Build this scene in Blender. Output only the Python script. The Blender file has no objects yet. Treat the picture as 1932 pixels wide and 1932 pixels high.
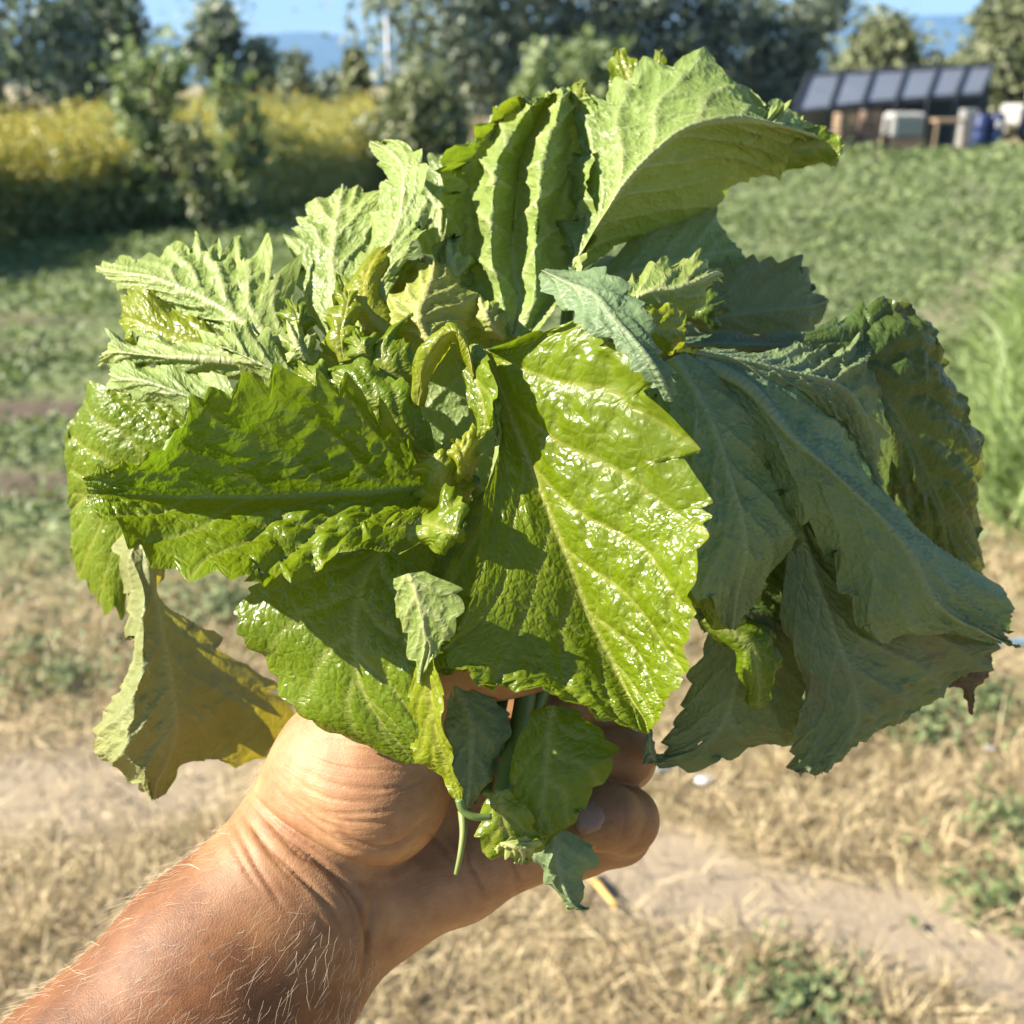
import bpy, math, random
import numpy as np
from mathutils import Vector

# ------------------------------------------------------------------ camera, sky, sun, exposure
SC = bpy.context.scene
COL = SC.collection
R_ = math.radians
PITCH = R_(22.6)
CAM = np.array([0.0, 0.0, 1.6])
FD = 1937.7                      # focal length in units of a 1932-unit-wide picture
AX_F = np.array([0, math.cos(PITCH), -math.sin(PITCH)])
AX_U = np.array([0, math.sin(PITCH), math.cos(PITCH)])
AX_R = np.array([1.0, 0, 0])

cam_d = bpy.data.cameras.new('camera')
cam_d.sensor_width = 36.0
cam_d.lens = 36.0 * FD / 1932.0
cam_d.clip_start = 0.01
cam_d.clip_end = 20000
cam_d.dof.use_dof = True
cam_d.dof.focus_distance = 0.285
cam_d.dof.aperture_fstop = 14.5
cam_o = bpy.data.objects.new('camera', cam_d)
COL.objects.link(cam_o)
cam_o.location = CAM
cam_o.rotation_euler = (math.pi / 2 - PITCH, 0, 0)
SC.camera = cam_o

SUN_DIR = Vector((-0.82, -0.08, 0.57)).normalized()     # towards the sun
sun_el = math.asin(SUN_DIR.z)
sun_az = math.atan2(SUN_DIR.x, SUN_DIR.y)
world = bpy.data.worlds.new('World')
SC.world = world
world.use_nodes = True
wn = world.node_tree
wn.nodes.clear()
sky = wn.nodes.new('ShaderNodeTexSky')
sky.sky_type = 'NISHITA'
sky.sun_disc = False
sky.sun_elevation = sun_el
sky.sun_rotation = sun_az
sky.air_density = 1.0
sky.dust_density = 0.0
sky.ozone_density = 3.0
bg = wn.nodes.new('ShaderNodeBackground')
bg.inputs['Strength'].default_value = 0.05
wo = wn.nodes.new('ShaderNodeOutputWorld')
wn.links.new(sky.outputs[0], bg.inputs[0])
wn.links.new(bg.outputs[0], wo.inputs[0])

sun_d = bpy.data.lights.new('sun', 'SUN')
sun_d.energy = 5.0
sun_d.angle = R_(0.5)
sun_d.color = (1.0, 0.92, 0.78)
sun_o = bpy.data.objects.new('sun', sun_d)
COL.objects.link(sun_o)
sun_o.rotation_euler = SUN_DIR.to_track_quat('Z', 'Y').to_euler()

SC.view_settings.view_transform = 'Standard'
SC.view_settings.look = 'None'
SC.view_settings.exposure = 1.75
SC.view_settings.gamma = 1.0
SC.view_settings.use_curve_mapping = False
SC.render.engine = 'CYCLES'
SC.cycles.use_denoising = True
SC.cycles.max_bounces = 6
SC.cycles.diffuse_bounces = 3
SC.cycles.glossy_bounces = 2
SC.cycles.transmission_bounces = 3
SC.cycles.transparent_max_bounces = 4
SC.cycles.volume_bounces = 0
SC.cycles.caustics_reflective = False
SC.cycles.caustics_refractive = False

rng = np.random.default_rng(7)
random.seed(7)


def P(x, y, d):
    """a point seen at (x, y) of the photograph (1932 units wide), d metres in front of the lens"""
    x = np.asarray(x, float)[..., None]; y = np.asarray(y, float)[..., None]; d = np.asarray(d, float)[..., None]
    return CAM + d * (AX_F + AX_R * (x - 966) / FD + AX_U * (966 - y) / FD)


def to_pic(p):
    v = np.asarray(p, float) - CAM
    d = v @ AX_F
    return 966 + FD * (v @ AX_R) / d, 966 - FD * (v @ AX_U) / d, d


def G(x, y, z=0.0):
    """the point of level ground (height z) seen at (x, y)"""
    r = AX_F + AX_R * (x - 966) / FD + AX_U * (966 - y) / FD
    k = (z - CAM[2]) / r[2]
    return CAM + r * k


def at_dist(x, y, Y):
    """the point seen at (x, y) on the upright plane Y metres ahead"""
    r = AX_F + AX_R * (x - 966) / FD + AX_U * (966 - y) / FD
    return CAM + r * (Y / r[1])


# ------------------------------------------------------------------ objects
def mesh_obj(name, verts, faces, mat, parent=None, smooth=True, attrs=None, vattrs=None):
    me = bpy.data.meshes.new(name)
    verts = np.asarray(verts, np.float32)
    if isinstance(faces, np.ndarray):
        n, k = faces.shape
        me.vertices.add(len(verts)); me.vertices.foreach_set('co', verts.ravel())
        me.loops.add(n * k); me.loops.foreach_set('vertex_index', faces.astype(np.int32).ravel())
        me.polygons.add(n)
        me.polygons.foreach_set('loop_start', np.arange(0, n * k, k, dtype=np.int32))
        me.polygons.foreach_set('loop_total', np.full(n, k, np.int32))
        me.update(calc_edges=True)
    else:
        me.from_pydata([tuple(map(float, v)) for v in verts], [], [tuple(f) for f in faces])
        me.update()
    if smooth:
        me.polygons.foreach_set('use_smooth', np.ones(len(me.polygons), bool))
    for k, a in (attrs or {}).items():
        at = me.attributes.new(k, 'FLOAT', 'POINT')
        at.data.foreach_set('value', np.asarray(a, np.float32).ravel())
    for k, a in (vattrs or {}).items():
        at = me.attributes.new(k, 'FLOAT_VECTOR', 'POINT')
        at.data.foreach_set('vector', np.asarray(a, np.float32).ravel())
    for m in (mat if isinstance(mat, (list, tuple)) else [mat]):
        me.materials.append(m)
    o = bpy.data.objects.new(name, me)
    COL.objects.link(o)
    if parent:
        o.parent = parent
        o.matrix_parent_inverse = parent.matrix_world.inverted() if False else o.matrix_parent_inverse
    return o


def tag(o, label=None, cat=None, group=None, kind=None):
    if label: o['label'] = label
    if cat: o['category'] = cat
    if group: o['group'] = group
    if kind: o['kind'] = kind
    return o


def empty(name, label, cat, group=None):
    o = bpy.data.objects.new(name, None)
    o.empty_display_size = 0.1
    COL.objects.link(o)
    return tag(o, label, cat, group)


def catmull(pts, n, close=False):
    pts = np.asarray(pts, float)
    m = len(pts)
    u = np.linspace(0, m - 1, n)
    i = np.clip(np.floor(u).astype(int), 0, m - 2)
    f = (u - i).reshape((-1,) + (1,) * (pts.ndim - 1))
    g = lambda k: pts[np.clip(k, 0, m - 1)]
    p0 = np.where((i - 1 < 0).reshape(f.shape), 2 * g(i) - g(i + 1), g(i - 1))
    p3 = np.where((i + 2 > m - 1).reshape(f.shape), 2 * g(i + 1) - g(i), g(i + 2))
    p1, p2 = g(i), g(i + 1)
    return 0.5 * (2 * p1 + (p2 - p0) * f + (2 * p0 - 5 * p1 + 4 * p2 - p3) * f ** 2 + (3 * p1 - p0 - 3 * p2 + p3) * f ** 3)


def tube(path, radii, sides=8, cap=True):
    path = np.asarray(path, float); n = len(path)
    radii = np.broadcast_to(np.asarray(radii, float), (n,))
    tg = np.gradient(path, axis=0); tg /= np.linalg.norm(tg, axis=1, keepdims=True) + 1e-12
    ref = np.array([0, 0, 1.0]) if abs(tg[0][2]) < 0.9 else np.array([1.0, 0, 0])
    a = np.cross(tg, ref); a /= np.linalg.norm(a, axis=1, keepdims=True) + 1e-12
    b = np.cross(tg, a)
    th = np.linspace(0, 2 * np.pi, sides, endpoint=False)
    v = path[:, None] + radii[:, None, None] * (np.cos(th)[None, :, None] * a[:, None] + np.sin(th)[None, :, None] * b[:, None])
    v = v.reshape(-1, 3)
    i = np.arange(n - 1)[:, None] * sides; j = np.arange(sides)[None]; j2 = (j + 1) % sides
    f = np.stack([i + j, i + j2, i + sides + j2, i + sides + j], -1).reshape(-1, 4)
    if cap:
        v = np.vstack([v, path[0], path[-1]])
        c0, c1 = len(v) - 2, len(v) - 1
        jj = np.arange(sides); jj2 = (jj + 1) % sides
        f = np.vstack([f, np.stack([np.full(sides, c0), jj2, jj, jj], -1), np.stack([np.full(sides, c1), (n - 1) * sides + jj, (n - 1) * sides + jj2, (n - 1) * sides + jj2], -1)])
        fl = [tuple(q) if q[2] != q[3] else tuple(q[:3]) for q in f]
        return v, fl
    return v, f


def join(parts):
    V, F, o = [], [], 0
    for v, f in parts:
        v = np.asarray(v); V.append(v)
        F += [tuple(int(k) + o for k in q) for q in f]
        o += len(v)
    return np.vstack(V), F


def box(c, s, rot=None, bev=0.0):
    """a box with chamfered edges when bev > 0"""
    c = np.asarray(c, float); h = np.asarray(s, float) / 2
    b = min(bev, h.min() * 0.9)
    if b <= 0:
        v = np.array([[x, y, z] for x in (-1, 1) for y in (-1, 1) for z in (-1, 1)]) * h
        f = [(0, 1, 3, 2), (4, 6, 7, 5), (0, 4, 5, 1), (2, 3, 7, 6), (0, 2, 6, 4), (1, 5, 7, 3)]
    else:
        v = []
        idx = {}
        for sx in (-1, 1):
            for sy in (-1, 1):
                for sz in (-1, 1):
                    for ax in range(3):
                        q = np.array([sx, sy, sz]) * (h - b)
                        q[ax] = (sx, sy, sz)[ax] * h[ax]
                        idx[(sx, sy, sz, ax)] = len(v); v.append(q)
        v = np.array(v)
        f = []
        for ax in range(3):
            o1, o2 = [k for k in range(3) if k != ax]
            for s_ in (-1, 1):
                q = []
                for a_, b_ in ((-1, -1), (1, -1), (1, 1), (-1, 1)):
                    k = [0, 0, 0]; k[ax] = s_; k[o1] = a_; k[o2] = b_
                    q.append(idx[(*k, ax)])
                f.append(tuple(q))
            for a_ in (-1, 1):
                for b_ in (-1, 1):
                    q = []
                    for s_, w in ((-1, o1), (1, o1), (1, o2), (-1, o2)):
                        k = [0, 0, 0]; k[ax] = s_; k[o1] = a_; k[o2] = b_
                        q.append(idx[(*k, w)])
                    f.append(tuple(q))
        for sx in (-1, 1):
            for sy in (-1, 1):
                for sz in (-1, 1):
                    f.append(tuple(idx[(sx, sy, sz, k)] for k in range(3)))
    if rot is not None:
        v = v @ np.asarray(rot).T
    return v + c, f


def rotz(a):
    c, s = math.cos(a), math.sin(a)
    return np.array([[c, -s, 0], [s, c, 0], [0, 0, 1.0]])


def rotx(a):
    c, s = math.cos(a), math.sin(a)
    return np.array([[1.0, 0, 0], [0, c, -s], [0, s, c]])


# ------------------------------------------------------------------ materials
class NT:
    def __init__(self, name):
        self.m = bpy.data.materials.new(name)
        self.m.use_nodes = True
        self.t = self.m.node_tree
        self.t.nodes.clear()
        self.out = self.t.nodes.new('ShaderNodeOutputMaterial')

    def n(self, typ, **kw):
        nd = self.t.nodes.new('ShaderNode' + typ)
        for k, v in kw.items():
            if hasattr(nd, k) and k not in nd.inputs:
                setattr(nd, k, v)
            else:
                self.set(nd, k, v)
        return nd

    def set(self, nd, k, v):
        s = nd.inputs[k]
        if isinstance(v, bpy.types.NodeSocket):
            self.t.links.new(v, s)
        elif isinstance(v, (tuple, list)) and len(v) == 3 and s.type == 'RGBA':
            s.default_value = (*v, 1)
        else:
            s.default_value = v

    def mix(self, f, a, b, mode='MIX'):
        nd = self.t.nodes.new('ShaderNodeMix'); nd.data_type = 'RGBA'; nd.blend_type = mode
        self.set(nd, 0, f); self.set(nd, 6, a); self.set(nd, 7, b)
        return nd.outputs[2]

    def math(self, op, a, b=None, clamp=False):
        nd = self.t.nodes.new('ShaderNodeMath'); nd.operation = op; nd.use_clamp = clamp
        self.set(nd, 0, a)
        if b is not None: self.set(nd, 1, b)
        return nd.outputs[0]

    def attr(self, name, out=2):
        nd = self.t.nodes.new('ShaderNodeAttribute'); nd.attribute_name = name
        return nd.outputs[out]

    def ramp(self, f, stops):
        nd = self.t.nodes.new('ShaderNodeValToRGB')
        self.t.links.new(f, nd.inputs[0])
        el = nd.color_ramp.elements
        while len(el) < len(stops): el.new(0.5)
        for e, (p, c) in zip(el, stops):
            e.position = p
            e.color = (*c, 1) if isinstance(c, (tuple, list)) else (c, c, c, 1)
        return nd.outputs[0]

    def noise(self, vec, scale, detail=3, rough=0.55):
        nd = self.n('TexNoise', Scale=scale, Detail=detail, Roughness=rough)
        if vec is not None: self.t.links.new(vec, nd.inputs['Vector'])
        return nd.outputs[0]

    def surf(self, s):
        self.t.links.new(s, self.out.inputs['Surface'])
        return self.m


def simple_mat(name, col, rough=0.7, var=0.25, scale=8.0, metal=0.0, bump=0.0):
    t = NT(name)
    tc = t.n('TexCoord').outputs['Object']
    f = t.noise(tc, scale, 4)
    c = t.mix(f, tuple(k * (1 - var) for k in col), tuple(min(1, k * (1 + var)) for k in col))
    kw = {'Base Color': c, 'Roughness': rough, 'Metallic': metal}
    if bump:
        kw['Normal'] = t.n('Bump', Height=t.noise(tc, scale * 6, 3), Strength=bump, Distance=0.01).outputs[0]
    return t.surf(t.n('BsdfPrincipled', **kw).outputs[0])


def leaf_mat(name, top, under, trans, vein_top, vein_under, gloss=0.3, tr=0.42, spots=0.0):
    t = NT(name)
    lc = t.attr('leaf_place', 1)
    vein = t.attr('vein')
    tone = t.attr('tone')
    big = t.noise(lc, 45, 3)
    fine = t.noise(lc, 420, 3)
    var = t.math('ADD', t.math('MULTIPLY', big, 0.8), t.math('MULTIPLY', fine, 0.35))
    k = t.math('ADD', t.math('MULTIPLY', var, 0.75), 0.5)
    ct = t.mix(t.math('MULTIPLY', vein, 0.85), top, vein_top)
    cu = t.mix(t.math('MULTIPLY', vein, 0.85), under, vein_under)
    geo = t.n('NewGeometry')
    back = geo.outputs['Backfacing']
    c = t.mix(back, ct, cu)
    kk = t.n('CombineColor', Red=k, Green=k, Blue=k).outputs[0]
    c = t.mix(1.0, c, kk, 'MULTIPLY')
    # per-leaf tone: 0 deep green, 1 yellowed
    c = t.mix(t.math('MULTIPLY', tone, 0.6), c, t.mix(1.0, c, (1.45, 1.12, 0.75), 'MULTIPLY'))
    ctr = t.mix(tone, trans, (min(1, trans[0] * 1.7), min(1, trans[1] * 1.15), trans[2]))
    ctr = t.mix(t.math('MULTIPLY', vein, 0.55), ctr, (trans[0] * 0.35, trans[1] * 0.45, trans[2] * 0.4))
    if spots > 0:
        s = t.ramp(t.noise(lc, 30, 4, 0.65), [(0.52, 0.0), (0.66, 1.0)])
        s = t.math('MULTIPLY', s, spots)
        c = t.mix(s, c, (0.19, 0.13, 0.055))
        ctr = t.mix(s, ctr, (0.22, 0.13, 0.03))
    vor = t.n('TexVoronoi', feature='DISTANCE_TO_EDGE', Scale=420.0)
    wn_ = t.n('TexNoise', Scale=260.0); t.t.links.new(lc, wn_.inputs['Vector'])
    t.t.links.new(t.mix(0.0022, lc, wn_.outputs[1], 'ADD'), vor.inputs['Vector'])
    vor2 = t.n('TexVoronoi', feature='DISTANCE_TO_EDGE', Scale=640.0)
    t.t.links.new(lc, vor2.inputs['Vector'])
    h = t.math('ADD', t.math('MINIMUM', vor.outputs['Distance'], 0.35), t.math('MULTIPLY', t.math('MINIMUM', vor2.outputs['Distance'], 0.3), 0.35))
    h = t.math('ADD', h, t.math('MULTIPLY', vein, 0.25))
    bmp = t.n('Bump', Height=h, Strength=0.5, Distance=0.0013).outputs[0]
    rough = t.math('ADD', t.math('MULTIPLY', back, 0.16), t.math('ADD', t.math('MULTIPLY', fine, 0.14), t.math('ADD', t.math('MULTIPLY', t.ramp(t.noise(lc, 70, 2), [(0.35, 0.0), (0.65, 1.0)]), 0.2), gloss - 0.08)))
    pb = t.n('BsdfPrincipled', **{'Base Color': c, 'Roughness': rough, 'Normal': bmp, 'IOR': 1.45})
    tb = t.n('BsdfTranslucent', Color=ctr, Normal=bmp)
    ms = t.n('MixShader')
    t.set(ms, 0, tr)
    t.t.links.new(pb.outputs[0], ms.inputs[1]); t.t.links.new(tb.outputs[0], ms.inputs[2])
    return t.surf(ms.outputs[0])


def foliage_mat(name, c0, c1, trans, tr=0.35, rough=0.55):
    t = NT(name)
    tone = t.attr('tone')
    c = t.mix(tone, c0, c1)
    pb = t.n('BsdfPrincipled', **{'Base Color': c, 'Roughness': rough})
    tb = t.n('BsdfTranslucent', Color=t.mix(tone, tuple(k * 0.7 for k in trans), trans))
    ms = t.n('MixShader'); t.set(ms, 0, tr)
    t.t.links.new(pb.outputs[0], ms.inputs[1]); t.t.links.new(tb.outputs[0], ms.inputs[2])
    return t.surf(ms.outputs[0])


# ------------------------------------------------------------------ ground and air
def snoise(x, y, scale, seed=0, octaves=3):
    """smooth pseudo noise in about -1..1"""
    r = np.random.default_rng(seed)
    out = np.zeros(np.broadcast(x, y).shape)
    amp, tot = 1.0, 0.0
    for o in range(octaves):
        for k in range(5):
            a = r.uniform(0, 2 * np.pi); f = scale * r.uniform(0.6, 1.5); ph = r.uniform(0, 6.28)
            out = out + amp * np.sin((x * np.cos(a) + y * np.sin(a)) * f + ph)
            tot += amp * 0.6
        amp *= 0.55; scale *= 2.1
    return out / tot


def sstep(a, b, x):
    t = np.clip((x - a) / (b - a), 0, 1)
    return t * t * (3 - 2 * t)


def poly_dist(x, y, pts):
    d = np.full(np.shape(x), 1e9)
    for (x0, y0), (x1, y1) in zip(pts[:-1], pts[1:]):
        dx, dy = x1 - x0, y1 - y0
        t = np.clip(((x - x0) * dx + (y - y0) * dy) / (dx * dx + dy * dy), 0, 1)
        d = np.minimum(d, np.hypot(x - x0 - t * dx, y - y0 - t * dy))
    return d


PATH = [tuple(G(*q)[:2]) for q in ((1020, 1540), (1180, 1620), (1380, 1680), (1620, 1745), (1932, 1830), (2400, 1930))]
PATCH_L = G(110, 1490); PATCH_L2 = G(330, 1400)
SOILS = [(G(10, 770), 0.85, 0.24), (G(20, 905), 0.75, 0.20), (G(-40, 660), 0.8, 0.16), (G(60, 600), 0.5, 0.1)]
BARE_R = [tuple(G(*q)[:2]) for q in ((1700, 640), (1790, 575), (1900, 500), (2050, 430))]


def zones(x, y):
    wob = snoise(x, y, 2.0, 3)
    dry = sstep(4.0, 2.6, y + 0.55 * wob - 0.06 * x)
    path = sstep(0.21, 0.08, poly_dist(x, y, PATH) + 0.05 * snoise(x, y, 9.0, 5))
    for q, rx, ry in ((PATCH_L, 0.42, 0.24), (PATCH_L2, 0.25, 0.16)):
        path = np.maximum(path, 0.9 * sstep(1.25, 0.6, np.hypot((x - q[0]) / rx, (y - q[1]) / ry) + 0.3 * snoise(x, y, 7.0, 6)))
    soil = np.zeros_like(wob)
    for q, rx, ry in SOILS:
        soil = np.maximum(soil, sstep(1.3, 0.6, np.hypot((x - q[0]) / rx, (y - q[1]) / ry) + 0.25 * snoise(x, y, 6.0, 8)))
    path = np.maximum(path, 0.5 * sstep(0.34, 0.08, poly_dist(x, y, BARE_R) + 0.16 * snoise(x, y, 5.0, 9)))
    rowm = sstep(0.55, 0.95, np.sin((x * 0.86 - y * 0.34) * 3.6 + 0.9 * snoise(x, y, 0.8, 13))) * sstep(5.0, 7.0, y) * sstep(-1.0, 1.0, x)
    soil = np.maximum(soil, 0.62 * rowm * sstep(-0.6, 0.5, snoise(x, y, 0.9, 14)))
    far = sstep(28.5, 31.0, y + 0.4 * wob)
    dry = np.maximum(dry, 0.9 * far)
    return dry, path, soil


b_ = 9.7
un = np.linspace(-1, 1, 280); gx = 3.9 / b_ * np.sinh(b_ * un)
vn = np.linspace(-1, 1, 340); gy = 2.3 + 3.2 / b_ * np.sinh(b_ * vn)
GX, GY = np.meshgrid(gx, gy)
dryw, pathw, soilw = zones(GX, GY)
near = sstep(25, 5, np.hypot(GX, GY))
GZ = near * (0.010 * snoise(GX, GY, 5.0, 11) - 0.012 * pathw - 0.03 * soilw)
nv, nu = GX.shape
ii = np.arange(nv * nu).reshape(nv, nu)
gf = np.stack([ii[:-1, :-1], ii[:-1, 1:], ii[1:, 1:], ii[1:, :-1]], -1).reshape(-1, 4)

t = NT('ground_earth')
pos = t.n('NewGeometry').outputs['Position']
f1 = t.noise(pos, 55, 5, 0.65); f2 = t.noise(pos, 7, 4); f3 = t.noise(pos, 1.1, 4)
mp = t.n('Mapping', Scale=(1, 0.35, 1)); t.t.links.new(pos, mp.inputs[0])
f4 = t.noise(mp.outputs[0], 160, 3, 0.7)
straw = t.mix(t.ramp(f4, [(0.32, 0), (0.68, 1)]), (0.20, 0.142, 0.07), (0.47, 0.37, 0.21))
straw = t.mix(t.math('MULTIPLY', t.ramp(f2, [(0.42, 0), (0.66, 1)]), 0.5), straw, (0.17, 0.17, 0.055))
green = t.mix(t.ramp(f1, [(0.3, 0), (0.7, 1)]), (0.075, 0.105, 0.038), (0.20, 0.245, 0.09))
green = t.mix(t.math('MULTIPLY', t.ramp(f3, [(0.5, 0), (0.72, 1)]), 0.35), green, (0.24, 0.20, 0.10))
dust = t.mix(f1, (0.25, 0.195, 0.13), (0.34, 0.275, 0.195))
earth = t.mix(f1, (0.055, 0.037, 0.025), (0.125, 0.086, 0.06))
c = t.mix(t.attr('dry'), green, straw)
c = t.mix(t.attr('soil'), c, earth)
c = t.mix(t.attr('path'), c, dust)
bmp = t.n('Bump', Height=t.math('ADD', f1, f4), Strength=0.5, Distance=0.012).outputs[0]
M_ground = t.surf(t.n('BsdfPrincipled', **{'Base Color': c, 'Roughness': 0.9, 'Normal': bmp}).outputs[0])
ground = mesh_obj('ground', np.stack([GX, GY, GZ], -1).reshape(-1, 3), gf, M_ground,
                  attrs={'dry': dryw, 'path': pathw, 'soil': soilw})
tag(ground, 'straw, dirt path and green field', kind='structure')


def strips(base, vec, side, bend, taper=0.75):
    """many tapered two-quad blades"""
    n = len(base)
    mid = base + vec * 0.5 + bend * 0.28
    tip = base + vec + bend
    v = np.stack([base - side, base + side, mid + side * taper, mid - side * taper, tip + side * 0.12, tip - side * 0.12], 1).reshape(-1, 3)
    o = np.arange(n)[:, None] * 6
    f = np.concatenate([o + np.array([[0, 1, 2, 3]]), o + np.array([[3, 2, 4, 5]])], 0)
    return v, f


def diamonds(c, a, b):
    """many pointed leaf-sized faces, a bit folded"""
    n = len(c)
    v = np.stack([c - a, c + b, c + a, c - b], 1).reshape(-1, 3)
    o = np.arange(n)[:, None] * 4
    return v, o + np.array([[0, 1, 2, 3]])


def unit(v):
    return v / (np.linalg.norm(v, axis=-1, keepdims=True) + 1e-12)


def scatter(n, y0, y1, spread=0.62, extra=0.7, power=1.0):
    y = y0 + (y1 - y0) * rng.random(n) ** power
    x = (rng.random(n) * 2 - 1) * (spread * y + extra)
    return x, y


# dry grass, mown and trampled
M_straw = foliage_mat('dry_straw', (0.17, 0.12, 0.055), (0.70, 0.57, 0.34), (0.35, 0.26, 0.12), 0.2, 0.6)
x, y = scatter(120000, 0.75, 4.9, 0.62, 0.6, 1.15)
dz, pz, sz = zones(x, y)
keep = rng.random(len(x)) < np.clip(dz * (1 - 0.93 * pz) * (0.45 + 0.75 * sstep(-0.5, 0.5, snoise(x, y, 5.0, 21))), 0.015, 1)
x, y = x[keep], y[keep]; n = len(x)
az = rng.uniform(0, 6.283, n); lean = np.where(rng.random(n) < 0.72, rng.uniform(0.02, 0.45, n), rng.uniform(0.5, 1.3, n))
L = rng.uniform(0.03, 0.10, n) * np.where(rng.random(n) < 0.03, 2.0, 1.0)
vec = np.stack([np.cos(az) * np.cos(lean), np.sin(az) * np.cos(lean), np.sin(lean)], -1) * L[:, None]
side = unit(np.cross(vec, np.stack([rng.normal(0, .4, n), rng.normal(0, .4, n), np.ones(n)], -1))) * rng.uniform(0.0008, 0.0024, n)[:, None]
bend = rng.normal(0, 0.18, (n, 3)) * L[:, None]; bend[:, 2] = -np.abs(bend[:, 2]) * 0.3
v, f = strips(np.stack([x, y, rng.uniform(0, 0.018, n)], -1), vec, side, bend)
v[:, 2] = np.maximum(v[:, 2], 0.002)
o = mesh_obj('dry_grass', v, f, M_straw, smooth=False, attrs={'tone': np.repeat(np.clip(rng.normal(0.5, 0.36, n), 0, 1), 6)})
tag(o, 'mown straw coloured dry grass in the foreground', 'dry grass', kind='stuff')

# green ground cover of the field
M_cover = foliage_mat('field_green', (0.075, 0.115, 0.048), (0.255, 0.31, 0.125), (0.2, 0.28, 0.06), 0.3, 0.65)
xs, ys, ss = [], [], []
for nn, y0, y1, pw in ((42000, 2.3, 6.5, 1.0), (46000, 6.0, 14.0, 1.1), (36000, 13.0, 29.0, 1.0)):
    x, y = scatter(nn, y0, y1, 0.62, 0.8, pw)
    xs.append(x); ys.append(y); ss.append(np.full(nn, (y0 + y1) / 2))
x = np.concatenate(xs); y = np.concatenate(ys); sc_ = np.concatenate(ss)
dz, pz, sz = zones(x, y)
cl = snoise(x, y, 2.6, 31)
keep = rng.random(len(x)) < np.clip((1 - 0.93 * dz) * (1 - 0.95 * pz) * (1 - 0.9 * sz) * (0.35 + 0.9 * sstep(-0.55, 0.35, cl)), 0, 1)
x, y, sc_, cl = x[keep], y[keep], sc_[keep], cl[keep]; n = len(x)
size = 0.0065 + 0.0021 * y
hgt = np.abs(rng.normal(0, 1, n)) * (0.02 + 0.035 * sstep(-0.3, 0.6, cl)) * (0.7 + y * 0.06)
nrm = unit(np.stack([rng.normal(0, .7, n), rng.normal(0, .7, n), np.ones(n) * 0.9], -1))
a = unit(np.cross(nrm, rng.normal(0, 1, (n, 3))))
bb = np.cross(nrm, a)
sz_ = (size * rng.uniform(0.6, 1.5, n))[:, None]
v, f = diamonds(np.stack([x, y, hgt + 0.004], -1), a * sz_ * 1.25, bb * sz_ * 0.75)
o = mesh_obj('ground_cover', v, f, M_cover, smooth=False,
             attrs={'tone': np.repeat(np.clip(0.45 + 0.22 * cl + rng.normal(0, 0.24, n), 0, 1), 4)})
tag(o, 'low leafy green ground cover of the field', 'ground cover', kind='stuff')

# grass blades: lush at the right edge, short over the left lawn
M_blade = foliage_mat('grass_blade', (0.11, 0.165, 0.05), (0.30, 0.39, 0.13), (0.26, 0.36, 0.06), 0.36, 0.5)
rg = np.array([G(*q)[:2] for q in ((1905, 1010), (1880, 850), (1890, 700), (1930, 560))])
ru = rng.random(3000) * 2.999; ri = ru.astype(int); rf_ = (ru - ri)[:, None]
rp = rg[ri] * (1 - rf_) + rg[ri + 1] * rf_
x1 = rp[:, 0] + np.abs(rng.normal(0, 0.55, 3000)) - 0.06; y1 = rp[:, 1] + rng.normal(0, 0.12, 3000)
x2, y2 = rng.uniform(-7.0, 0.8, 26000), 4.0 + 9.0 * rng.random(26000) ** 0.9
z2 = zones(x2, y2)
kp = rng.random(len(x2)) < (1 - z2[2]) * (1 - 0.9 * z2[1]) * (0.25 + 0.75 * sstep(-0.2, 0.4, snoise(x2, y2, 1.2, 44)))
x2, y2 = x2[kp], y2[kp]
x = np.concatenate([x1, x2]); y = np.concatenate([y1, y2]); n = len(x)
L = np.concatenate([rng.uniform(0.22, 0.58, len(x1)), rng.uniform(0.03, 0.11, len(x2)) * (0.6 + y2 * 0.09)])
az = rng.uniform(0, 6.283, n); lean = rng.uniform(0.6, 1.4, n)
vec = np.stack([np.cos(az) * np.cos(lean), np.sin(az) * np.cos(lean), np.sin(lean)], -1) * L[:, None]
wd = np.concatenate([rng.uniform(0.0045, 0.010, len(x1)), rng.uniform(0.0016, 0.003, len(x2)) * (0.5 + y2 * 0.16)])
side = unit(np.cross(vec, rng.normal(0, 1, (n, 3)))) * wd[:, None]
bend = np.stack([np.cos(az), np.sin(az), -1.0 + 0 * az], -1) * (L * rng.uniform(0.15, 0.5, n))[:, None]
v, f = strips(np.stack([x, y, 0 * x], -1), vec, side, bend, 0.8)
v[:, 2] = np.maximum(v[:, 2], 0.002)
o = mesh_obj('grass', v, f, M_blade, smooth=False, attrs={'tone': np.repeat(np.clip(np.concatenate([rng.normal(0.75, 0.3, len(x1)), rng.normal(0.5, 0.25, len(x2))]), 0, 1), 6)})
tag(o, 'long green grass blades growing over the lawn and field edge', 'grass', kind='stuff')

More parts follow.
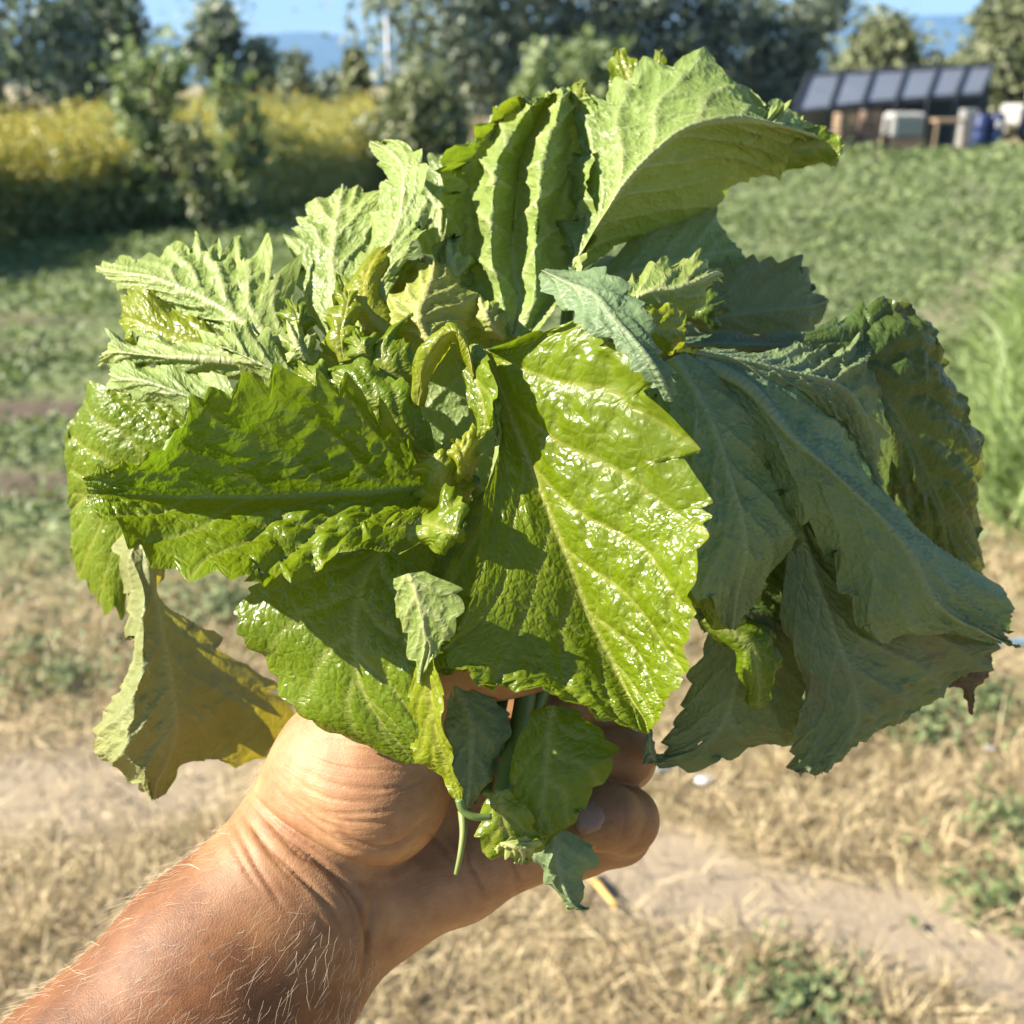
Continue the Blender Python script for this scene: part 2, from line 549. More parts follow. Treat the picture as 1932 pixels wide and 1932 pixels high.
# hills
def hill(name, prof, Y, mat):
    prof = np.array(prof, float)
    xx = np.linspace(prof[0, 0], prof[-1, 0], 220)
    yy = np.interp(xx, prof[:, 0], prof[:, 1]) + 1.3 * snoise(xx, xx * 0, 0.06, 70) + 0.8 * snoise(xx, xx * 0, 0.25, 71)
    top = np.array([at_dist(a, b, Y) for a, b in zip(xx, yy)])
    rows = []
    for k, s in enumerate(np.linspace(0, 1, 16)):
        q = top.copy()
        q[:, 2] = top[:, 2] * (1 - (1 - s) ** 1.0) if s < 1 else top[:, 2]
        q[:, 1] = Y - (1 - s) * 900 + 60 * snoise(q[:, 0] * 0.01 + k, q[:, 0] * 0.002, 1.0, 72)
        q[:, 2] = np.where(s < 1, q[:, 2] * (0.9 + 0.1 * np.cos(q[:, 0] * 0.02 + k)), q[:, 2])
        rows.append(q)
    for s in (0.5, 1.0):
        q = top.copy(); q[:, 1] = Y + s * 800; q[:, 2] = top[:, 2] * (1 - s) - 0.5; rows.append(q)
    n = len(xx); m = len(rows)
    i = np.arange(n * m).reshape(m, n)
    f = np.stack([i[:-1, :-1], i[:-1, 1:], i[1:, 1:], i[1:, :-1]], -1).reshape(-1, 4)
    o = mesh_obj(name, np.vstack(rows), f, mat)
    return tag(o, kind='structure')


M_hill = simple_mat('hill_forest', (0.055, 0.075, 0.045), 0.95, 0.4, 0.01)
hill('hills', [(-2200, 60), (-900, 40), (-200, 66), (200, 76), (330, 70), (470, 72), (560, 59), (615, 63), (700, 76), (900, 95),
               (1200, 70), (1450, 48), (1620, 22), (1720, 28), (1800, 29), (1850, 22), (1932, 5), (2200, -25), (3000, 10), (4200, 80)], 4200, M_hill)

hz = NT('haze_air')
pv = hz.n('VolumePrincipled', Density=0.00019, Anisotropy=0.0)
pv.inputs['Color'].default_value = (0.24, 0.52, 1.0, 1)
hz.t.links.new(pv.outputs[0], hz.out.inputs['Volume'])
hv, hf = box((0, 2400, 149.0), (12000, 5600, 300.0))
o = mesh_obj('haze', hv, hf, hz.m, smooth=False)
tag(o, kind='stuff')

# ------------------------------------------------------------------ trees
M_bark = simple_mat('bark', (0.16, 0.12, 0.09), 0.9, 0.35, 14, bump=0.4)
M_bark_pale = simple_mat('pale_bark', (0.62, 0.58, 0.52), 0.8, 0.25, 6)
TREEM = {
    'grey': foliage_mat('grey_green_crown', (0.15, 0.19, 0.145), (0.36, 0.40, 0.30), (0.2, 0.26, 0.13), 0.36),
    'dark': foliage_mat('dark_green_crown', (0.10, 0.135, 0.115), (0.28, 0.325, 0.25), (0.15, 0.2, 0.11), 0.33),
    'light': foliage_mat('light_green_crown', (0.17, 0.225, 0.10), (0.37, 0.44, 0.22), (0.25, 0.33, 0.1), 0.36),
    'olive': foliage_mat('olive_crown', (0.13, 0.155, 0.075), (0.30, 0.32, 0.17), (0.16, 0.2, 0.06), 0.3),
}


def tree(name, label, xl, xr, ytop, Y, kind, shape='round', n_clump=70, per=70, low=0.1, leaf=None, group=None, lean=0.0, cat='tree', bark=None, trunk_r=None):
    xc = (xl + xr) / 2
    top = at_dist(xc, ytop, Y); base = np.array([top[0], Y, 0.0])
    H = top[2]; W = (xr - xl) / FD * Y / math.cos(PITCH) * 1.02 / 2
    r = np.random.default_rng(abs(hash((name, int(xl), int(ytop)))) % 2 ** 31 if False else int(abs(xl * 7 + ytop * 13 + Y * 101)) + 5)
    root = empty(name, label, cat, group)
    root.location = base
    # clump centres
    u = r.random(n_clump) ** 0.85
    z = low + (1 - low) * u
    if shape == 'poplar': prof = np.clip(np.sin(np.pi * np.clip((z - low) / (1 - low), 0, 1) ** 0.75) ** 0.6, 0.12, 1)
    elif shape == 'cone': prof = np.clip(1.05 - (z - low) / (1 - low), 0.1, 1)
    elif shape == 'spray': prof = 0.45 + 0.55 * z
    else: prof = np.clip(np.sqrt(np.clip(1 - (2 * (z - low) / (1 - low) - 0.9) ** 2, 0.03, 1)), 0.2, 1)
    ang = r.uniform(0, 2 * np.pi, n_clump); rad = W * prof * np.sqrt(r.uniform(0.12, 1.0, n_clump)) * r.uniform(0.8, 1.06, n_clump)
    cc = np.stack([np.cos(ang) * rad + lean * z * H, np.sin(ang) * rad, z * H * 0.96], -1)
    cr = W * r.uniform(0.10, 0.34, n_clump) * (0.75 if shape in ('poplar', 'cone') else 1.0)
    # trunk and limbs
    tr = trunk_r or max(0.03, 0.022 * H)
    parts = []
    zt = np.linspace(0, 0.82 * H, 9)
    wobx = 0.03 * H * np.sin(zt / H * 5 + r.uniform(0, 6)) * (zt / H); woby = 0.03 * H * np.cos(zt / H * 4 + r.uniform(0, 6)) * (zt / H)
    tpath = np.stack([wobx + lean * zt, woby, zt], -1)
    parts.append(tube(tpath, tr * (1.05 - zt / H), 7, True))
    for k in r.choice(n_clump, min(16, n_clump), replace=False):
        h0 = min(cc[k][2] * r.uniform(0.45, 0.75), 0.78 * H)
        st = np.array([np.interp(h0, zt, tpath[:, 0]), np.interp(h0, zt, tpath[:, 1]), h0])
        pt = np.array([st, (st + cc[k]) / 2 + [0, 0, -0.03 * H], cc[k]])
        parts.append(tube(catmull(pt, 6), np.linspace(tr * 0.42, tr * 0.1, 6), 5, False))
    tv, tf = join(parts)
    mesh_obj('trunk', tv, tf, bark or M_bark, root)
    # crown of many leaf-sized faces
    m = n_clump * per
    idx = np.repeat(np.arange(n_clump), per)
    off = r.normal(0, 0.62, (m, 3)) * (cr[idx] * np.where(r.random(m) < 0.22, 1.9, 1.0))[:, None]
    off[:, 2] *= 1.25 if shape == 'poplar' else 0.85
    c = cc[idx] + off
    c[:, 2] = np.maximum(c[:, 2], 0.02)
    ls = leaf or 0.0085 * Y ** 0.75
    nrm = unit(unit(off) * 0.5 + r.normal(0, 0.8, (m, 3)) + np.array([0, 0, 0.25]))
    a = unit(np.cross(nrm, r.normal(0, 1, (m, 3)))); b = np.cross(nrm, a)
    s = (ls * r.uniform(0.6, 1.35, m))[:, None]
    v, f = diamonds(c, a * s * 1.3, b * s * 0.7)
    tone = np.clip(r.normal(0.5, 0.22, n_clump)[idx] + r.normal(0, 0.18, m), 0, 1)
    mesh_obj('crown', v, f, TREEM[kind], root, smooth=False, attrs={'tone': np.repeat(tone, 4)})
    return root


BG = 'trees behind the field'
tree('broadleaf_tree', 'dark grey-green tree at the left edge of the picture', -220, 118, -150, 24, 'grey', 'round', 105, 60, 0.08, group=BG)
tree('broadleaf_tree', 'tall grey-green tree right of the one at the left edge, top out of the picture', 92, 262, -70, 26, 'grey', 'poplar', 80, 65, 0.1, group=BG)
tree('broadleaf_tree', 'dark small tree filling the gap behind the tall left trees', 200, 315, 105, 29, 'dark', 'cone', 50, 55, 0.1, group=BG)
tree('poplar_tree', 'upright grey poplar with a blunt top against the sky, right of the left tree group', 335, 490, 8, 28, 'grey', 'poplar', 66, 65, 0.08, group=BG)
tree('slender_tree', 'thin dark spire of a tree beside the upright poplar', 468, 512, 84, 31, 'dark', 'poplar', 34, 45, 0.05, group=BG)
tree('low_tree', 'low grey-green tree in front of the blue mountain', 500, 605, 106, 38, 'grey', 'cone', 50, 60, 0.05, group=BG)
tree('low_tree', 'small dark rounded tree below the mountain, left of the white pole', 580, 660, 150, 42, 'dark', 'round', 40, 50, 0.05, group=BG)
tree('slender_tree', 'slim green tree between the mountain and the white pole', 635, 700, 96, 34, 'olive', 'poplar', 45, 55, 0.05, group=BG)
tree('broadleaf_tree', 'large grey-green tree with wispy side branches right of the white pole', 690, 1000, -190, 33, 'grey', 'spray', 105, 60, 0.1, group=BG)
tree('broadleaf_tree', 'large dark tree at the centre of the tree line', 930, 1220, -220, 36, 'dark', 'round', 125, 65, 0.06, group=BG)
tree('broadleaf_tree', 'large dark tree right of centre with a ragged right side', 1130, 1385, -130, 35, 'dark', 'round', 120, 65, 0.05, group=BG)
tree('young_tree', 'pale light green young tree low in front of the dark centre trees', 975, 1065, 84, 20, 'light', 'poplar', 55, 60, 0.1, group=BG)
tree('young_tree', 'wider light green young tree in front of the dark centre trees', 1055, 1170, 66, 21, 'light', 'round', 65, 60, 0.1, group=BG)
tree('round_bush', 'rounded olive bush below the white pole', 700, 875, 155, 17.5, 'olive', 'round', 110, 70, 0.0, group=BG, cat='bush')
tree('broadleaf_tree', 'airy grey-green tree left of the dark shed', 1385, 1580, -25, 37, 'grey', 'spray', 80, 60, 0.05, group=BG)
tree('broadleaf_tree', 'rounded green tree behind the middle of the shed', 1590, 1745, 42, 44, 'olive', 'round', 90, 70, 0.05, group=BG)
tree('low_tree', 'small green tree behind the right end of the shed', 1740, 1850, 118, 46, 'olive', 'round', 50, 60, 0.05, group=BG)
tree('broadleaf_tree', 'tall green tree at the right edge above the barrel', 1868, 2060, -60, 40, 'olive', 'round', 120, 75, 0.05, group=BG)
tree('young_tree', 'bright green young tree standing among the yellow flowers on the left', 205, 340, 72, 12.6, 'light', 'spray', 62, 40, 0.10, leaf=0.046, group=BG)
tree('young_tree', 'slim bright green young tree at the right end of the yellow flowers', 392, 490, 122, 13.4, 'light', 'spray', 46, 36, 0.1, leaf=0.044, group=BG)
tree('sapling', 'twiggy yellowing sapling between the two bright green young trees', 345, 415, 230, 12.0, 'olive', 'spray', 42, 40, 0.05, leaf=0.038, group=BG, lean=-0.12)

# far row of trees closing the gaps along the field's end
for k, (xl, xr, yt, Y, kd) in enumerate(((1370, 1470, 110, 60, 'olive'), (860, 960, 120, 62, 'dark'), (1900, 2060, 100, 64, 'dark'), (420, 540, 170, 66, 'dark'))):
    tree('distant_tree', ('distant olive tree low on the horizon left of the airy tree', 'distant dark tree behind the white pole tree', 'distant dark tree behind the right edge tree', 'distant dark tree below the mountain beside the poplar')[k],
         xl, xr, yt, Y, kd, 'round', 30, 45, 0.0, group='distant trees')

# white pole
q = at_dist(735, 165, 30); r0 = at_dist(735, 30, 30)
v, f = tube([(q[0], 30, 0), (q[0], 30, r0[2])], [0.07, 0.06], 12)
v2, f2 = box((q[0], 30, r0[2] + 0.02), (0.18, 0.18, 0.05), bev=0.015)
pl = empty('pole', 'white upright pole in front of the large tree at the left of centre', 'pole')
mesh_obj('post', v, f, simple_mat('white_paint', (0.45, 0.46, 0.5), 0.5, 0.06), pl)
mesh_obj('cap', v2, f2, bpy.data.materials['white_paint'], pl, smooth=False)

# ------------------------------------------------------------------ goldenrod along the left
front = np.array([G(*q)[:2] for q in ((-700, 640), (-300, 545), (0, 462), (200, 442), (360, 420), (520, 395), (700, 368), (760, 352))])
m = 17000
u = rng.random(m) * (len(front) - 1.001); i0 = u.astype(int); fr = (u - i0)[:, None]
fp = front[i0] * (1 - fr) + front[i0 + 1] * fr
dep = rng.random(m) ** 1.7 * 11.0
bx = fp[:, 0] - dep * 0.12 + rng.normal(0, 0.12, m); by = fp[:, 1] + dep
hh = (0.93 + 0.016 * dep + 0.26 * snoise(bx, by, 1.7, 51)) * np.clip(rng.normal(1, 0.13, m), 0.6, 1.3) * (0.72 + 0.28 * sstep(0.0, 0.5, dep))
# leaves along the stems
k = 4
zz = rng.random((m, k)) ** 0.65
c = np.stack([np.repeat(bx[:, None], k, 1) + rng.normal(0, 0.05, (m, k)), np.repeat(by[:, None], k, 1) + rng.normal(0, 0.05, (m, k)), zz * hh[:, None] * 0.93], -1).reshape(-1, 3)
n = len(c)
az = rng.uniform(0, 6.283, n); up = rng.uniform(0.1, 1.3, n)
a = np.stack([np.cos(az) * np.cos(up), np.sin(az) * np.cos(up), np.sin(up)], -1)
b = unit(np.cross(a, rng.normal(0, 1, (n, 3))))
v1, f1_ = diamonds(c, a * rng.uniform(0.05, 0.10, n)[:, None], b * rng.uniform(0.011, 0.022, n)[:, None])
# flower plumes
fl = rng.random(m) < 0.8 * sstep(-0.6, 0.4, snoise(bx, by, 0.8, 52)) + 0.06
kf = 7
cx = np.repeat(np.stack([bx, by, hh], -1)[fl], kf, 0)
nf = len(cx)
cx = cx + np.stack([rng.normal(0, 0.035, nf), rng.normal(0, 0.035, nf), rng.uniform(-0.17, 0.05, nf)], -1)
a2 = unit(rng.normal(0, 1, (nf, 3)) + [0, 0, 0.7]); b2 = unit(np.cross(a2, rng.normal(0, 1, (nf, 3))))
v2, f2_ = diamonds(cx, a2 * rng.uniform(0.018, 0.045, nf)[:, None], b2 * rng.uniform(0.009, 0.017, nf)[:, None])
t1 = np.repeat(np.clip(rng.normal(0.4, 0.25, n), 0, 1), 4)
t2 = np.repeat(np.clip(rng.normal(0.5, 0.3, nf), 0, 1), 4)
M_gl = foliage_mat('goldenrod_leaf', (0.21, 0.265, 0.13), (0.44, 0.50, 0.24), (0.3, 0.38, 0.1), 0.42)
M_gf = foliage_mat('goldenrod_flower', (0.33, 0.33, 0.09), (0.62, 0.54, 0.11), (0.45, 0.36, 0.03), 0.3)
o = mesh_obj('goldenrod', np.vstack([v1, v2]), np.vstack([f1_, f2_ + len(v1)]), [M_gl, M_gf], smooth=False, attrs={'tone': np.concatenate([t1, t2])})
o.data.polygons.foreach_set('material_index', np.concatenate([np.zeros(len(f1_), np.int32), np.ones(len(f2_), np.int32)]))
tag(o, 'tall yellow flowering goldenrod growing along the left', 'goldenrod', kind='stuff')
# tan seeding grass far behind the bush
m = 5000
bx = rng.uniform(-1.8, 0.9, m); by = rng.uniform(19.0, 25, m)
vec = np.stack([rng.normal(0, 0.12, m), rng.normal(0, 0.12, m), rng.uniform(0.4, 0.95, m)], -1)
side = unit(np.cross(vec, rng.normal(0, 1, (m, 3)))) * 0.012
v, f = strips(np.stack([bx, by, 0 * bx], -1), vec, side, rng.normal(0, 0.08, (m, 3)))
o = mesh_obj('seeding_grass', v, f, M_straw, smooth=False, attrs={'tone': np.repeat(np.clip(rng.normal(0.35, 0.2, m), 0, 1), 6)})
tag(o, 'tall tan seeding grass standing behind the rounded bush', 'tall grass', kind='stuff')

# ------------------------------------------------------------------ shed and the things around it
M_sheet = simple_mat('blue_grey_sheet', (0.105, 0.125, 0.165), 0.6, 0.15, 1.5)
M_rafter = simple_mat('dark_batten', (0.04, 0.047, 0.062), 0.7, 0.2, 4)
M_wood = simple_mat('weathered_wood', (0.19, 0.13, 0.10), 0.8, 0.3, 9)
M_woodp = simple_mat('pale_wood', (0.30, 0.215, 0.14), 0.8, 0.25, 9)
M_white = simple_mat('off_white', (0.36, 0.36, 0.35), 0.6, 0.12, 5)
M_bluep = simple_mat('blue_plastic', (0.018, 0.032, 0.11), 0.4, 0.1, 4)
M_darkp = simple_mat('dark_grey', (0.035, 0.04, 0.045), 0.7, 0.2, 5)


def slab(p00, p01, p11, p10, th):
    """a four-cornered panel th thick"""
    q = np.array([p00, p01, p11, p10], float)
    nn = np.cross(q[1] - q[0], q[3] - q[0]); nn /= np.linalg.norm(nn)
    v = np.vstack([q, q - nn * th])
    return v, [(0, 1, 2, 3), (7, 6, 5, 4), (0, 4, 5, 1), (1, 5, 6, 2), (2, 6, 7, 3), (3, 7, 4, 0)]


def bar(p, q, w):
    p, q = np.asarray(p, float), np.asarray(q, float)
    return tube([p, q], [w, w], 4)


shed = empty('shed', 'low open shed with a sloping blue grey panel roof behind the field', 'shed')
ridge = [at_dist(a, b, Y) for a, b, Y in ((1526, 143, 31.6), (1586, 140, 31.7), (1646, 137.5, 31.8), (1708, 134, 31.9), (1768, 131, 32.0), (1823, 128.5, 32.1), (1874, 126, 32.2))]
eave = [at_dist(a, b, Y) for a, b, Y in ((1500, 206, 29.6), (1566, 199, 29.7), (1628, 191, 29.8), (1690, 186, 29.9), (1750, 181, 30.0), (1803, 177, 30.1), (1853, 173, 30.2))]
for k in range(6):
    g = 0.012
    a0, a1 = np.array(ridge[k]), np.array(ridge[k + 1]); b0, b1 = np.array(eave[k]), np.array(eave[k + 1])
    v, f = slab(a0 + (a1 - a0) * g, b0 + (b1 - b0) * g, b1 - (b1 - b0) * g, a1 - (a1 - a0) * g, 0.03)
    mesh_obj('roof_panel', v, f, M_sheet, shed, smooth=False)
for k in range(7):
    up = np.array([0, -0.035, 0.05])
    v, f = bar(np.array(ridge[k]) + up, np.array(eave[k]) + up, 0.055)
    mesh_obj('batten', v, f, M_rafter, shed, smooth=False)
    e = np.array(eave[k]) - [0, 0.0, 0.06]
    v, f = bar(e, (e[0], e[1], 0), 0.045)
    mesh_obj('post', v, f, M_rafter, shed, smooth=False)
v, f = bar(np.array(ridge[0]) + [0, 0, .05], np.array(ridge[6]) + [0, 0, .05], 0.05)
mesh_obj('ridge_beam', v, f, M_rafter, shed, smooth=False)
v, f = bar(np.array(eave[0]) - [0, 0, .07], np.array(eave[6]) - [0, 0, .07], 0.05)
mesh_obj('eave_beam', v, f, M_rafter, shed, smooth=False)
r0, r6 = np.array(ridge[0]), np.array(ridge[6])
v, f = slab(r0 - [0, 0, .05], r6 - [0, 0, .05], (r6[0], r6[1], 0), (r0[0], r0[1], 0), 0.04)
mesh_obj('back_wall', v, f, M_darkp, shed, smooth=False)
e0 = np.array(eave[0])
lo = G(1476, 272)
v, f = slab(e0 + [0, -.02, -.03], (lo[0], lo[1], 0.0), (lo[0] + 1.1, lo[1] - 0.1, 0.0), np.array(eave[1]) + [0, -.02, -.03], 0.03)
mesh_obj('side_panel', v, f, M_sheet, shed, smooth=False)


def stand(x, y, Y):
    p = at_dist(x, y, Y)
    return np.array([p[0], Y, 0.0])


def crate(x, Y, w, d, h, z, label, mat, yaw=0.0, slats=4):
    root = empty('crate', label, 'crate', 'crates in front of the shed')
    b = np.array([at_dist(x, 200, Y)[0], Y, z]); R = rotz(yaw)
    for s in (-1, 1):
        for k in range(slats):
            zz = h * (k + 0.5) / slats
            for c, sz in (((0, s * d / 2, zz), (w, 0.02, h / slats * 0.72)), ((s * w / 2, 0, zz), (0.02, d - 0.024, h / slats * 0.72))):
                v, f = box(b + R @ np.array(c), sz, R)
                mesh_obj('slat', v, f, mat, root, smooth=False)
    v, f = box(b + [0, 0, 0.012], (w - 0.05, d - 0.05, 0.02), R)
    mesh_obj('base', v, f, mat, root, smooth=False)
    for sx in (-1, 1):
        for sy in (-1, 1):
            v, f = box(b + R @ np.array((sx * (w / 2 - 0.03), sy * (d / 2 - 0.03), h / 2)), (0.035, 0.035, h), R)
            mesh_obj('corner_post', v, f, mat, root, smooth=False)


crate(1600, 28.6, 0.52, 0.5, 0.5, 0, 'brown slatted crate at the bottom left in front of the shed', M_wood, 0.2)
crate(1598, 28.6, 0.46, 0.45, 0.42, 0.51, 'brown slatted crate on top of the left bottom crate', M_woodp, 0.1)
crate(1645, 28.8, 0.50, 0.5, 0.55, 0, 'dark brown slatted crate at the bottom beside the left stack', M_wood, -0.15)
crate(1645, 28.8, 0.44, 0.42, 0.42, 0.56, 'weathered slatted crate on top of the second stack', M_wood, 0.05)

tote = empty('water_tote', 'pale box shaped tote in a cage by the shed', 'tote')
tb = stand(1709, 200, 28.9)
v, f = box(tb + [0, 0, 0.62], (0.86, 0.8, 0.62), bev=0.07); mesh_obj('tank', v, f, M_white, tote, smooth=False)
v, f = box(tb + [0, 0, 0.15], (0.92, 0.86, 0.28)); mesh_obj('pallet', v, f, M_wood, tote, smooth=False)
for k in range(5):
    v, f = box(tb + [-0.40 + 0.2 * k, -0.42, 0.62], (0.02, 0.02, 0.68)); mesh_obj('cage_bar', v, f, M_darkp, tote, smooth=False)
v, f = tube([tb + [0, 0, 0.93], tb + [0, 0, 0.97]], [0.1, 0.1], 12); mesh_obj('lid', v, f, M_darkp, tote)

tbl = empty('work_table', 'wooden table with a pale top standing in front of the shed', 'table')
b = stand(1792, 200, 28.4)
v, f = box(b + [0, 0, 0.74], (0.78, 0.6, 0.09), bev=0.01); mesh_obj('table_top', v, f, M_woodp, tbl, smooth=False)
for sx in (-1, 1):
    for sy in (-1, 1):
        v, f = box(b + [sx * .35, sy * .26, .35], (0.06, 0.06, 0.69)); mesh_obj('leg', v, f, M_woodp, tbl, smooth=False)

cab = empty('cabinet', 'grey upright cabinet between the table and the blue barrel', 'cabinet')
b = stand(1830, 200, 29.2)
v, f = box(b + [0, 0, 0.5], (0.36, 0.4, 1.0), bev=0.015); mesh_obj('body', v, f, simple_mat('grey_metal', (0.25, 0.25, 0.25), 0.5, 0.1), cab, smooth=False)
v, f = box(b + [0, -.205, .52], (0.3, 0.012, 0.84), bev=0.004); d_ = mesh_obj('door', v, f, bpy.data.materials['grey_metal'], cab, smooth=False)
v, f = box(b + [.1, -.222, .55], (0.02, 0.02, 0.12)); mesh_obj('handle', v, f, M_darkp, d_, smooth=False)

for xx, lab, disc in ((1858, 'blue barrel without a disc, next to the cabinet', False), (1886, 'blue barrel with a round white lid facing the field', True)):
    br = empty('barrel', lab, 'barrel', 'blue barrels by the shed')
    b = stand(xx, 200, 29.0)
    hs = np.array([0, .03, .06, .28, .31, .34, .56, .59, .62, .82, .86, .88]); rs = np.array([.18, .2, .205, .205, .22, .205, .205, .22, .205, .205, .19, .16])
    v, f = tube(np.stack([0 * hs + b[0], 0 * hs + b[1], hs], -1), rs, 20); mesh_obj('drum', v, f, M_bluep, br)
    v, f = tube([b + [0, 0, .885], b + [0, 0, .91]], [0.15, 0.15], 16); mesh_obj('cover', v, f, M_darkp, br)
    if disc:
        v, f = tube([b + [0, -.20, .62], b + [0, -.232, .62]], [0.11, 0.105], 18); mesh_obj('disc', v, f, M_white, br)

for xx, yy, w, lab in ((1652, 253, 1.05, 'long white board lying on the ground before the crates'), (1806, 249, 0.95, 'white board lying on the ground before the table')):
    p = G(xx, yy)
    v, f = box((p[0], p[1], 0.05), (w, 0.16, 0.08), rotz(0.25), bev=0.008)
    o = mesh_obj('board', v, f, M_white, smooth=False); tag(o, lab, 'board', 'white boards before the shed')

truck = empty('white_truck', 'white pickup parked at the right edge beside the shed', 'truck')
b = stand(1975, 200, 33)
v, f = box(b + [0.1, 0, .75], (2.3, 1.6, 0.62), bev=0.1); mesh_obj('body', v, f, M_white, truck, smooth=False)
v, f = box(b + [0.25, 0, 1.3], (1.3, 1.4, 0.56), bev=0.16); mesh_obj('cab', v, f, M_white, truck, smooth=False)
v, f = box(b + [0.25, -.705, 1.34], (0.9, 0.012, 0.34), bev=0.004); mesh_obj('window', v, f, M_darkp, truck, smooth=False)
for sx in (-.75, .9):
    for sy in (-.72, .72):
        w_ = b + [sx, sy, .33]
        v, f = tube([w_ - [0, .12, 0], w_ - [0, .1, 0], w_ + [0, .1, 0], w_ + [0, .12, 0]], [.29, .33, .33, .29], 18)
        wh = mesh_obj('wheel', v, f, M_darkp, truck)
        v, f = tube([w_ - [0, .135, 0], w_ + [0, .135, 0]], [.17, .17], 12); mesh_obj('hub', v, f, M_white, wh)

# clumps of dry grass and a leafy plant before the shed
for xx, yy, nm, lab, mat, hgt in ((1716, 254, 'grass_clump', 'yellow dry grass clump before the pale tote', M_straw, 0.75), (1770, 250, 'grass_clump', 'thin dry grass clump in front of the table', M_straw, 0.5),
                                  (1752, 240, 'leafy_weed', 'green leafy weed growing before the shed roof', M_blade, 1.05)):
    p = G(xx, yy); m = 500
    r1 = np.abs(rng.normal(0, 0.16, m)); aa = rng.uniform(0, 6.283, m)
    base = np.stack([p[0] + r1 * np.cos(aa), p[1] + r1 * np.sin(aa), 0 * aa], -1)
    vec = np.stack([0.45 * r1 / .16 * np.cos(aa) * .3, .3 * np.sin(aa), rng.uniform(.5, 1, m) * hgt], -1)
    v, f = strips(base, vec, unit(np.cross(vec, rng.normal(0, 1, (m, 3)))) * 0.009, rng.normal(0, .07, (m, 3)))
    o = mesh_obj(nm, v, f, mat, smooth=False, attrs={'tone': np.repeat(np.clip(rng.normal(.6, .25, m), 0, 1), 6)})
    tag(o, lab, 'plant')

# small things on the ground
M_rod = simple_mat('yellow_straw', (0.62, 0.40, 0.10), 0.5, 0.2, 30)
p, q = G(1100, 1640, 0.012), G(1163, 1712, 0.012)
v, f = tube(catmull([p, (p + q) / 2 + [0, 0, .004], q], 10), np.linspace(0.0085, 0.006, 10), 8)
tag(mesh_obj('cane', v, f, M_rod), 'yellow cane lying on the dirt below the hand', 'cane')
M_hose = simple_mat('blue_hose', (0.10, 0.30, 0.50), 0.5, 0.1, 20)
pts = [G(x_, y_, 0.012) for x_, y_ in ((1180, 1452), (1260, 1448), (1500, 1330), (1760, 1235), (1880, 1214), (1960, 1212), (2100, 1225))]
v, f = tube(catmull(pts, 40), 0.0085, 8)
tag(mesh_obj('hose', v, f, M_hose), 'thin pale blue hose lying on the ground at the right', 'hose')
M_paper = simple_mat('bright_white', (0.8, 0.79, 0.76), 0.6, 0.05)
for x_, y_, s_, lab in ((1328, 1474, .016, 'bright white stone lying in the straw below the right leaves'), (1866, 1414, .010, 'pale stone in the straw near the right edge')):
    p = G(x_, y_, s_ * 0.4)
    th = np.linspace(0, np.pi, 9); prof = np.sin(th) * s_ * (1 + .08 * np.sin(3 * th)); hz_ = -np.cos(th) * s_ * .55
    v, f = tube(np.stack([0 * th + p[0], 0 * th + p[1], p[2] + hz_ + .004], -1), np.maximum(prof, 1e-4), 12)
    v[:, 0] = p[0] + (v[:, 0] - p[0]) * 1.7
    tag(mesh_obj('stone', v, f, M_paper), lab, 'stone', 'pale stones in the straw')
# single dry stalks that stand out of the straw
for k, (x0, y0, x1, y1) in enumerate(((1750, 1640, 1690, 1560), (1590, 1840, 1500, 1745), (1240, 1750, 1150, 1725), (1610, 1800, 1625, 1690), (1480, 1790, 1462, 1700), (940, 1862, 780, 1870))):
    p = G(x0, y0, 0.006); q = G(x1, y1, 0.02)
    if k in (3, 4): q = p + np.array([0.01, 0.02, 0.075])
    v, f = tube(catmull([p, (p + q) / 2 + [0, 0, .006], q], 8), np.linspace(.0022, .0012, 8), 5)
    tag(mesh_obj('straw_stalk', v, f, M_straw), ('pale stalk leaning in the straw at the right', 'long pale stalk lying on the dirt path', 'short stalk lying at the left end of the path',
        'short upright stalk at the lower edge of the path', 'upright stalk left of the other upright one', 'long stalk lying in the straw right of the wrist')[k], 'stalk', 'single stalks in the straw')
# taller tufts standing out of the straw
tf_v, tf_f, tf_t, off = [], [], [], 0
for k in range(150):
    y_ = rng.uniform(1.15, 3.6); x_ = rng.uniform(-.55, .62) * y_ + rng.uniform(-.2, .3)
    zz_ = zones(np.array([x_]), np.array([y_]))
    if rng.random() < zz_[1][0] * 1.1: continue
    m = 26
    aa = rng.uniform(0, 6.283, m); h_ = rng.uniform(.05, .13) * rng.uniform(.6, 1.1, m)
    base = np.stack([x_ + rng.normal(0, .012, m), y_ + rng.normal(0, .012, m), 0 * aa], -1)
    vec = np.stack([np.cos(aa) * .3, np.sin(aa) * .3, np.ones(m)], -1) * h_[:, None]
    v, f = strips(base, vec, unit(np.cross(vec, rng.normal(0, 1, (m, 3)))) * .0016, np.stack([np.cos(aa), np.sin(aa), 0 * aa - .4], -1) * h_[:, None] * .35)
    tf_v.append(v); tf_f.append(f + off); off += len(v); tf_t.append(np.repeat(np.clip(rng.normal(.65, .2, m), 0, 1), 6))
o = mesh_obj('straw_tufts', np.vstack(tf_v), np.vstack(tf_f), M_straw, smooth=False, attrs={'tone': np.concatenate(tf_t)})
tag(o, 'standing tufts of dry straw coloured grass', 'dry grass', kind='stuff')
